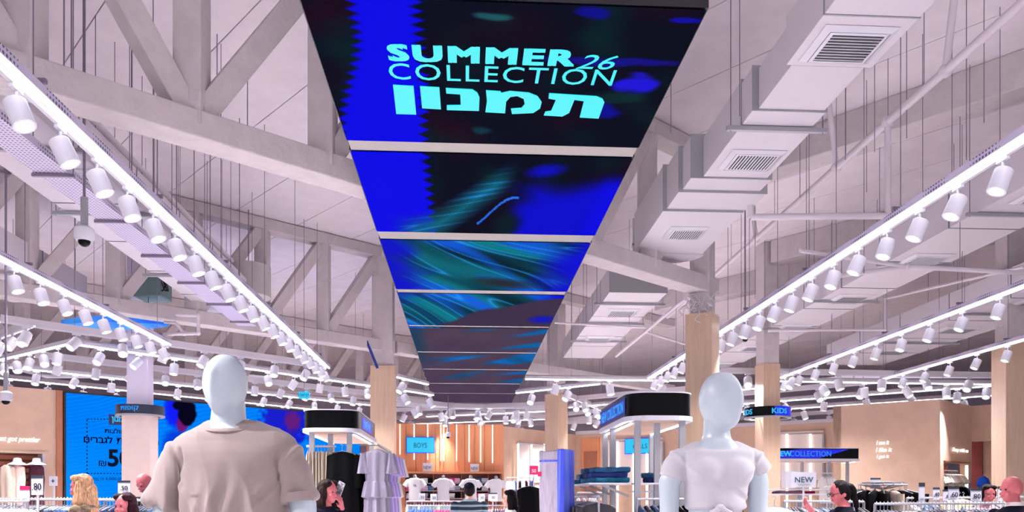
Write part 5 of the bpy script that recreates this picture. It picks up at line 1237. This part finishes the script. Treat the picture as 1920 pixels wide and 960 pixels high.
# plastic-wrapped fixture
wf = thing('wrapped_fixture', 'tall fixture wrapped in clear plastic with blue foam on its right side', 'wrapped fixture', (at(1043, 931, 10).x, 10.0, 0), R(-32))
M_wrap = mat('plastic_wrap', (196, 186, 204), .18, var=.25, scale=4, stretch=(6, 6, 1), bump=1.0, bscale=6, coat=.6)
M_foam = mat('blue_foam', (60, 72, 232), .35, col2=(110, 140, 250), scale=3, stretch=(10, 10, .3), bump=.4, bscale=9)
mb = MB().box((0, 0, 1.04), (.33, .29, 2.06)); me = remesh(mb, .014, 5); displace(me, lambda p, q: .008 * ridge(p[0] * 10, p[1] * 10, p[2] * 2.2)); put('wrapped_body', me, M_wrap, wf)
mb = MB().box((.135, 0, 1.045), (.09, .31, 2.08)); me = remesh(mb, .012, 5); displace(me, lambda p, q: .004 * nz(p[0] * 20, p[1] * 30, p[2] * 2)); put('foam_guard', me, M_foam, wf)
MB().box((-.02, -.152, 1.94), (.28, .008, .02)).build('tape', M_foam, wf)
lb = MB().box((-.15, -.156, 1.78), (.05, .006, .06)).build('label', M_magenta, wf)

# ---------------------------------------------------------------- niche clothes, cameras, odd units
for i, (x, c, lab) in enumerate(((12, C_taupe[0], 'taupe and pink clothes on a form with a white hat in the left niche'), (30, cloth('blush_cotton', (228, 196, 186)), 'blush top on a form right of the taupe one in the left niche'), (66, cloth('maroon_jersey', (62, 18, 36)), 'maroon clothes on a form with a white hat in the left niche'))):
    p = LW.pix(x, 872, .12); T = thing('torso_form', lab, 'clothes form', (p.x, p.y, p.z - .9))
    drape(MB(), [(.9, .06, .05), (.85, .15, .08), (.6, .17, .10), (.3, .15, .09), (.05, .16, .09)], 6, .02).build('clothes', c, T, smooth=True)
    MB().tube((0, 0, -p.z + .9), (0, 0, .1), .015).box((0, 0, -p.z + .91), (.3, .3, .02)).build('stand', M_grey, T)
    if i != 0: MB().lathe([(.001, 1.05), (.07, 1.04), (.09, .96), (.17, .92), (.19, .90), (.001, .90)], 24).build('hat', M_white, T, smooth=True)
def dome(label, p, r, top, wide=.0):
    T = thing('security_camera', label, 'security camera', p); L = CZ + CEIL - p.z if top is None else top
    MB().lathe([(r * .5, r * 1.6), (r * .95, r * 1.3), (r, r * .3), (r * .8, 0)], 24).build('housing', M_white, T, smooth=True)
    MB().ball((0, 0, 0), (r * .62, r * .62, r * .62), 18, 12).build('dome', M_blk, T, smooth=True)
    MB().tube((0, 0, r * 1.3), (0, 0, r * 4.6), r * .38, n=10).build('mount', M_grey, T); MB().tube((0, 0, r * 4.5), (0, 0, L), .012, n=8).build('hanger_rod', M_rod, T)
dome('white dome security camera below the perforated tray, upper left', at(158, 452, 7.2), .085, None)
dome('white dome security camera beside the right wood column', at(1397, 636, 12.5), .07, None)
dome('white dome security camera on a tall post at the left edge', at(11, 752, 9), .07, None)
dome('tiny security camera hanging before the orange wood wall', at(840, 819, 23), .08, None)
ac = thing('fan_unit', 'grey-green box fan unit behind the left cable tray', 'fan unit', at(286, 560, 14.4)); MB().box((0, 0, .17), (.5, .5, .36)).build('casing', mat('grey_green_metal', (88, 112, 112), .5), ac, bevel=.02)
MB().box((-.33, 0, .17), (.16, .44, .34)).build('duct_collar', M_duct, ac); mb = MB()
for a in range(3): mb.path([(.26 + .03 * a + .05 * math.cos(i * .9 + a), -.2, .2 + .12 * math.sin(i * .9)) for i in range(8)], .01, 6)
mb.build('cables', M_blk, ac); MB().tube((-.2, 0, .35), (-.2, 0, CZ + CEIL - at(286, 560, 14.4).z), .008, n=6).tube((.2, 0, .35), (.2, 0, CZ + CEIL - at(286, 560, 14.4).z), .008, n=6).build('hanger_rod', M_rod, ac)
bp = at(215, 617, 14.2); b = thing('blue_lit_duct', 'long boat-shaped white duct under the left ceiling duct, blue screen light in its colour', 'boat-shaped duct', bp)
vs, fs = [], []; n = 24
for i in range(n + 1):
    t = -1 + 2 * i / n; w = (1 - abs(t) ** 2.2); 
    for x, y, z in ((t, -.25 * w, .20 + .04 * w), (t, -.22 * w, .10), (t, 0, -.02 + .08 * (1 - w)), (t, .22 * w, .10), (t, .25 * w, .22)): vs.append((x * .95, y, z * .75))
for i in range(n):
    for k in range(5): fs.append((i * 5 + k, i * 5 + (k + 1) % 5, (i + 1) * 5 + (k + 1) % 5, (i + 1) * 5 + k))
MB().add(vs, fs).build('shell', mat('painted_blue_light', (8, 110, 236), .35, col2=(60, 160, 240), scale=2), b, smooth=True)  # white duct shell; the video wall's blue light is painted into its colour
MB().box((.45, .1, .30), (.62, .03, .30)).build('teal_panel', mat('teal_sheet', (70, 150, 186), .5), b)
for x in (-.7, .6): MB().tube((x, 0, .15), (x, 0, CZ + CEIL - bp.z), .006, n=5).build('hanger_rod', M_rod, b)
cdp = at(466, 558, 14.5); T = thing('round_duct', 'short grey drum duct end behind the main left lighting track', 'duct', cdp); MB().lathe([(.38, 0), (.39, .01), (.39, .56), (.37, .57)], 32).build('drum', mat('grey_duct', (168, 164, 162), .6), T, smooth=True); MB().tube((0, 0, .5), (0, 0, CZ + CEIL - cdp.z), .01, n=6).build('hanger_rod', M_rod, T)
col_l = [o for o in COL.objects if o.name.startswith('column') and 'left of centre' in o.get('label', '')][0]
MB().bar(at(688, 640, 16.4), at(708, 690, 16.4), .09, .05).build('cable_bundle', mat('blue_black_cable', (8, 30, 110), .4), col_l, world=True)
# loose threaded rods and conduits between ceiling and services
rods = thing('rod_cluster', 'loose thin rods hanging from the upper left ceiling', 'rods', G(-3, 9, CEIL - .6))
for x, y0, y1, Y in ((120, -20, 140, 6.3), (134, -20, 145, 6.3), (247, 95, 178, 8), (247, 240, 330, 8), (295, 255, 400, 9), (331, 265, 420, 9.2), (364, 275, 440, 10), (394, 283, 520, 10.5), (449, 340, 520, 11), (407, 95, 170, 9), (464, 178, 260, 9.5)):
    MB().tube(at(x, y1, Y), Vector((at(x, y1, Y).x, Y, CZ + CEIL)), .006, n=6).build('rod', M_rod, rods, world=True)
rods = thing('rod_cluster', 'loose thin rods hanging from the upper right ceiling', 'rods', G(4, 9, CEIL - .6))
for x, y1, Y in ((1387, 218, 7.3), (1458, 545, 11.5), (1500, 370, 9.0), (1512, 545, 11.0), (1568, 470, 10), (1600, 120, 7.5), (1625, 360, 10), (1640, 285, 9), (1665, 410, 9.5), (1730, 360, 9), (1812, 300, 8), (1845, 230, 8.2), (1875, 265, 8.5), (1390, 590, 12), (1416, 560, 12), (1365, 600, 12), (1258, 250, 8), (1543, 245, 9), (1585, 300, 9.5), (1700, 260, 8.6), (1785, 330, 9)):
    MB().tube(at(x, y1, Y), Vector((at(x, y1, Y).x, Y, CZ + CEIL)), .0045, n=5).build('rod', M_rod, rods, world=True)
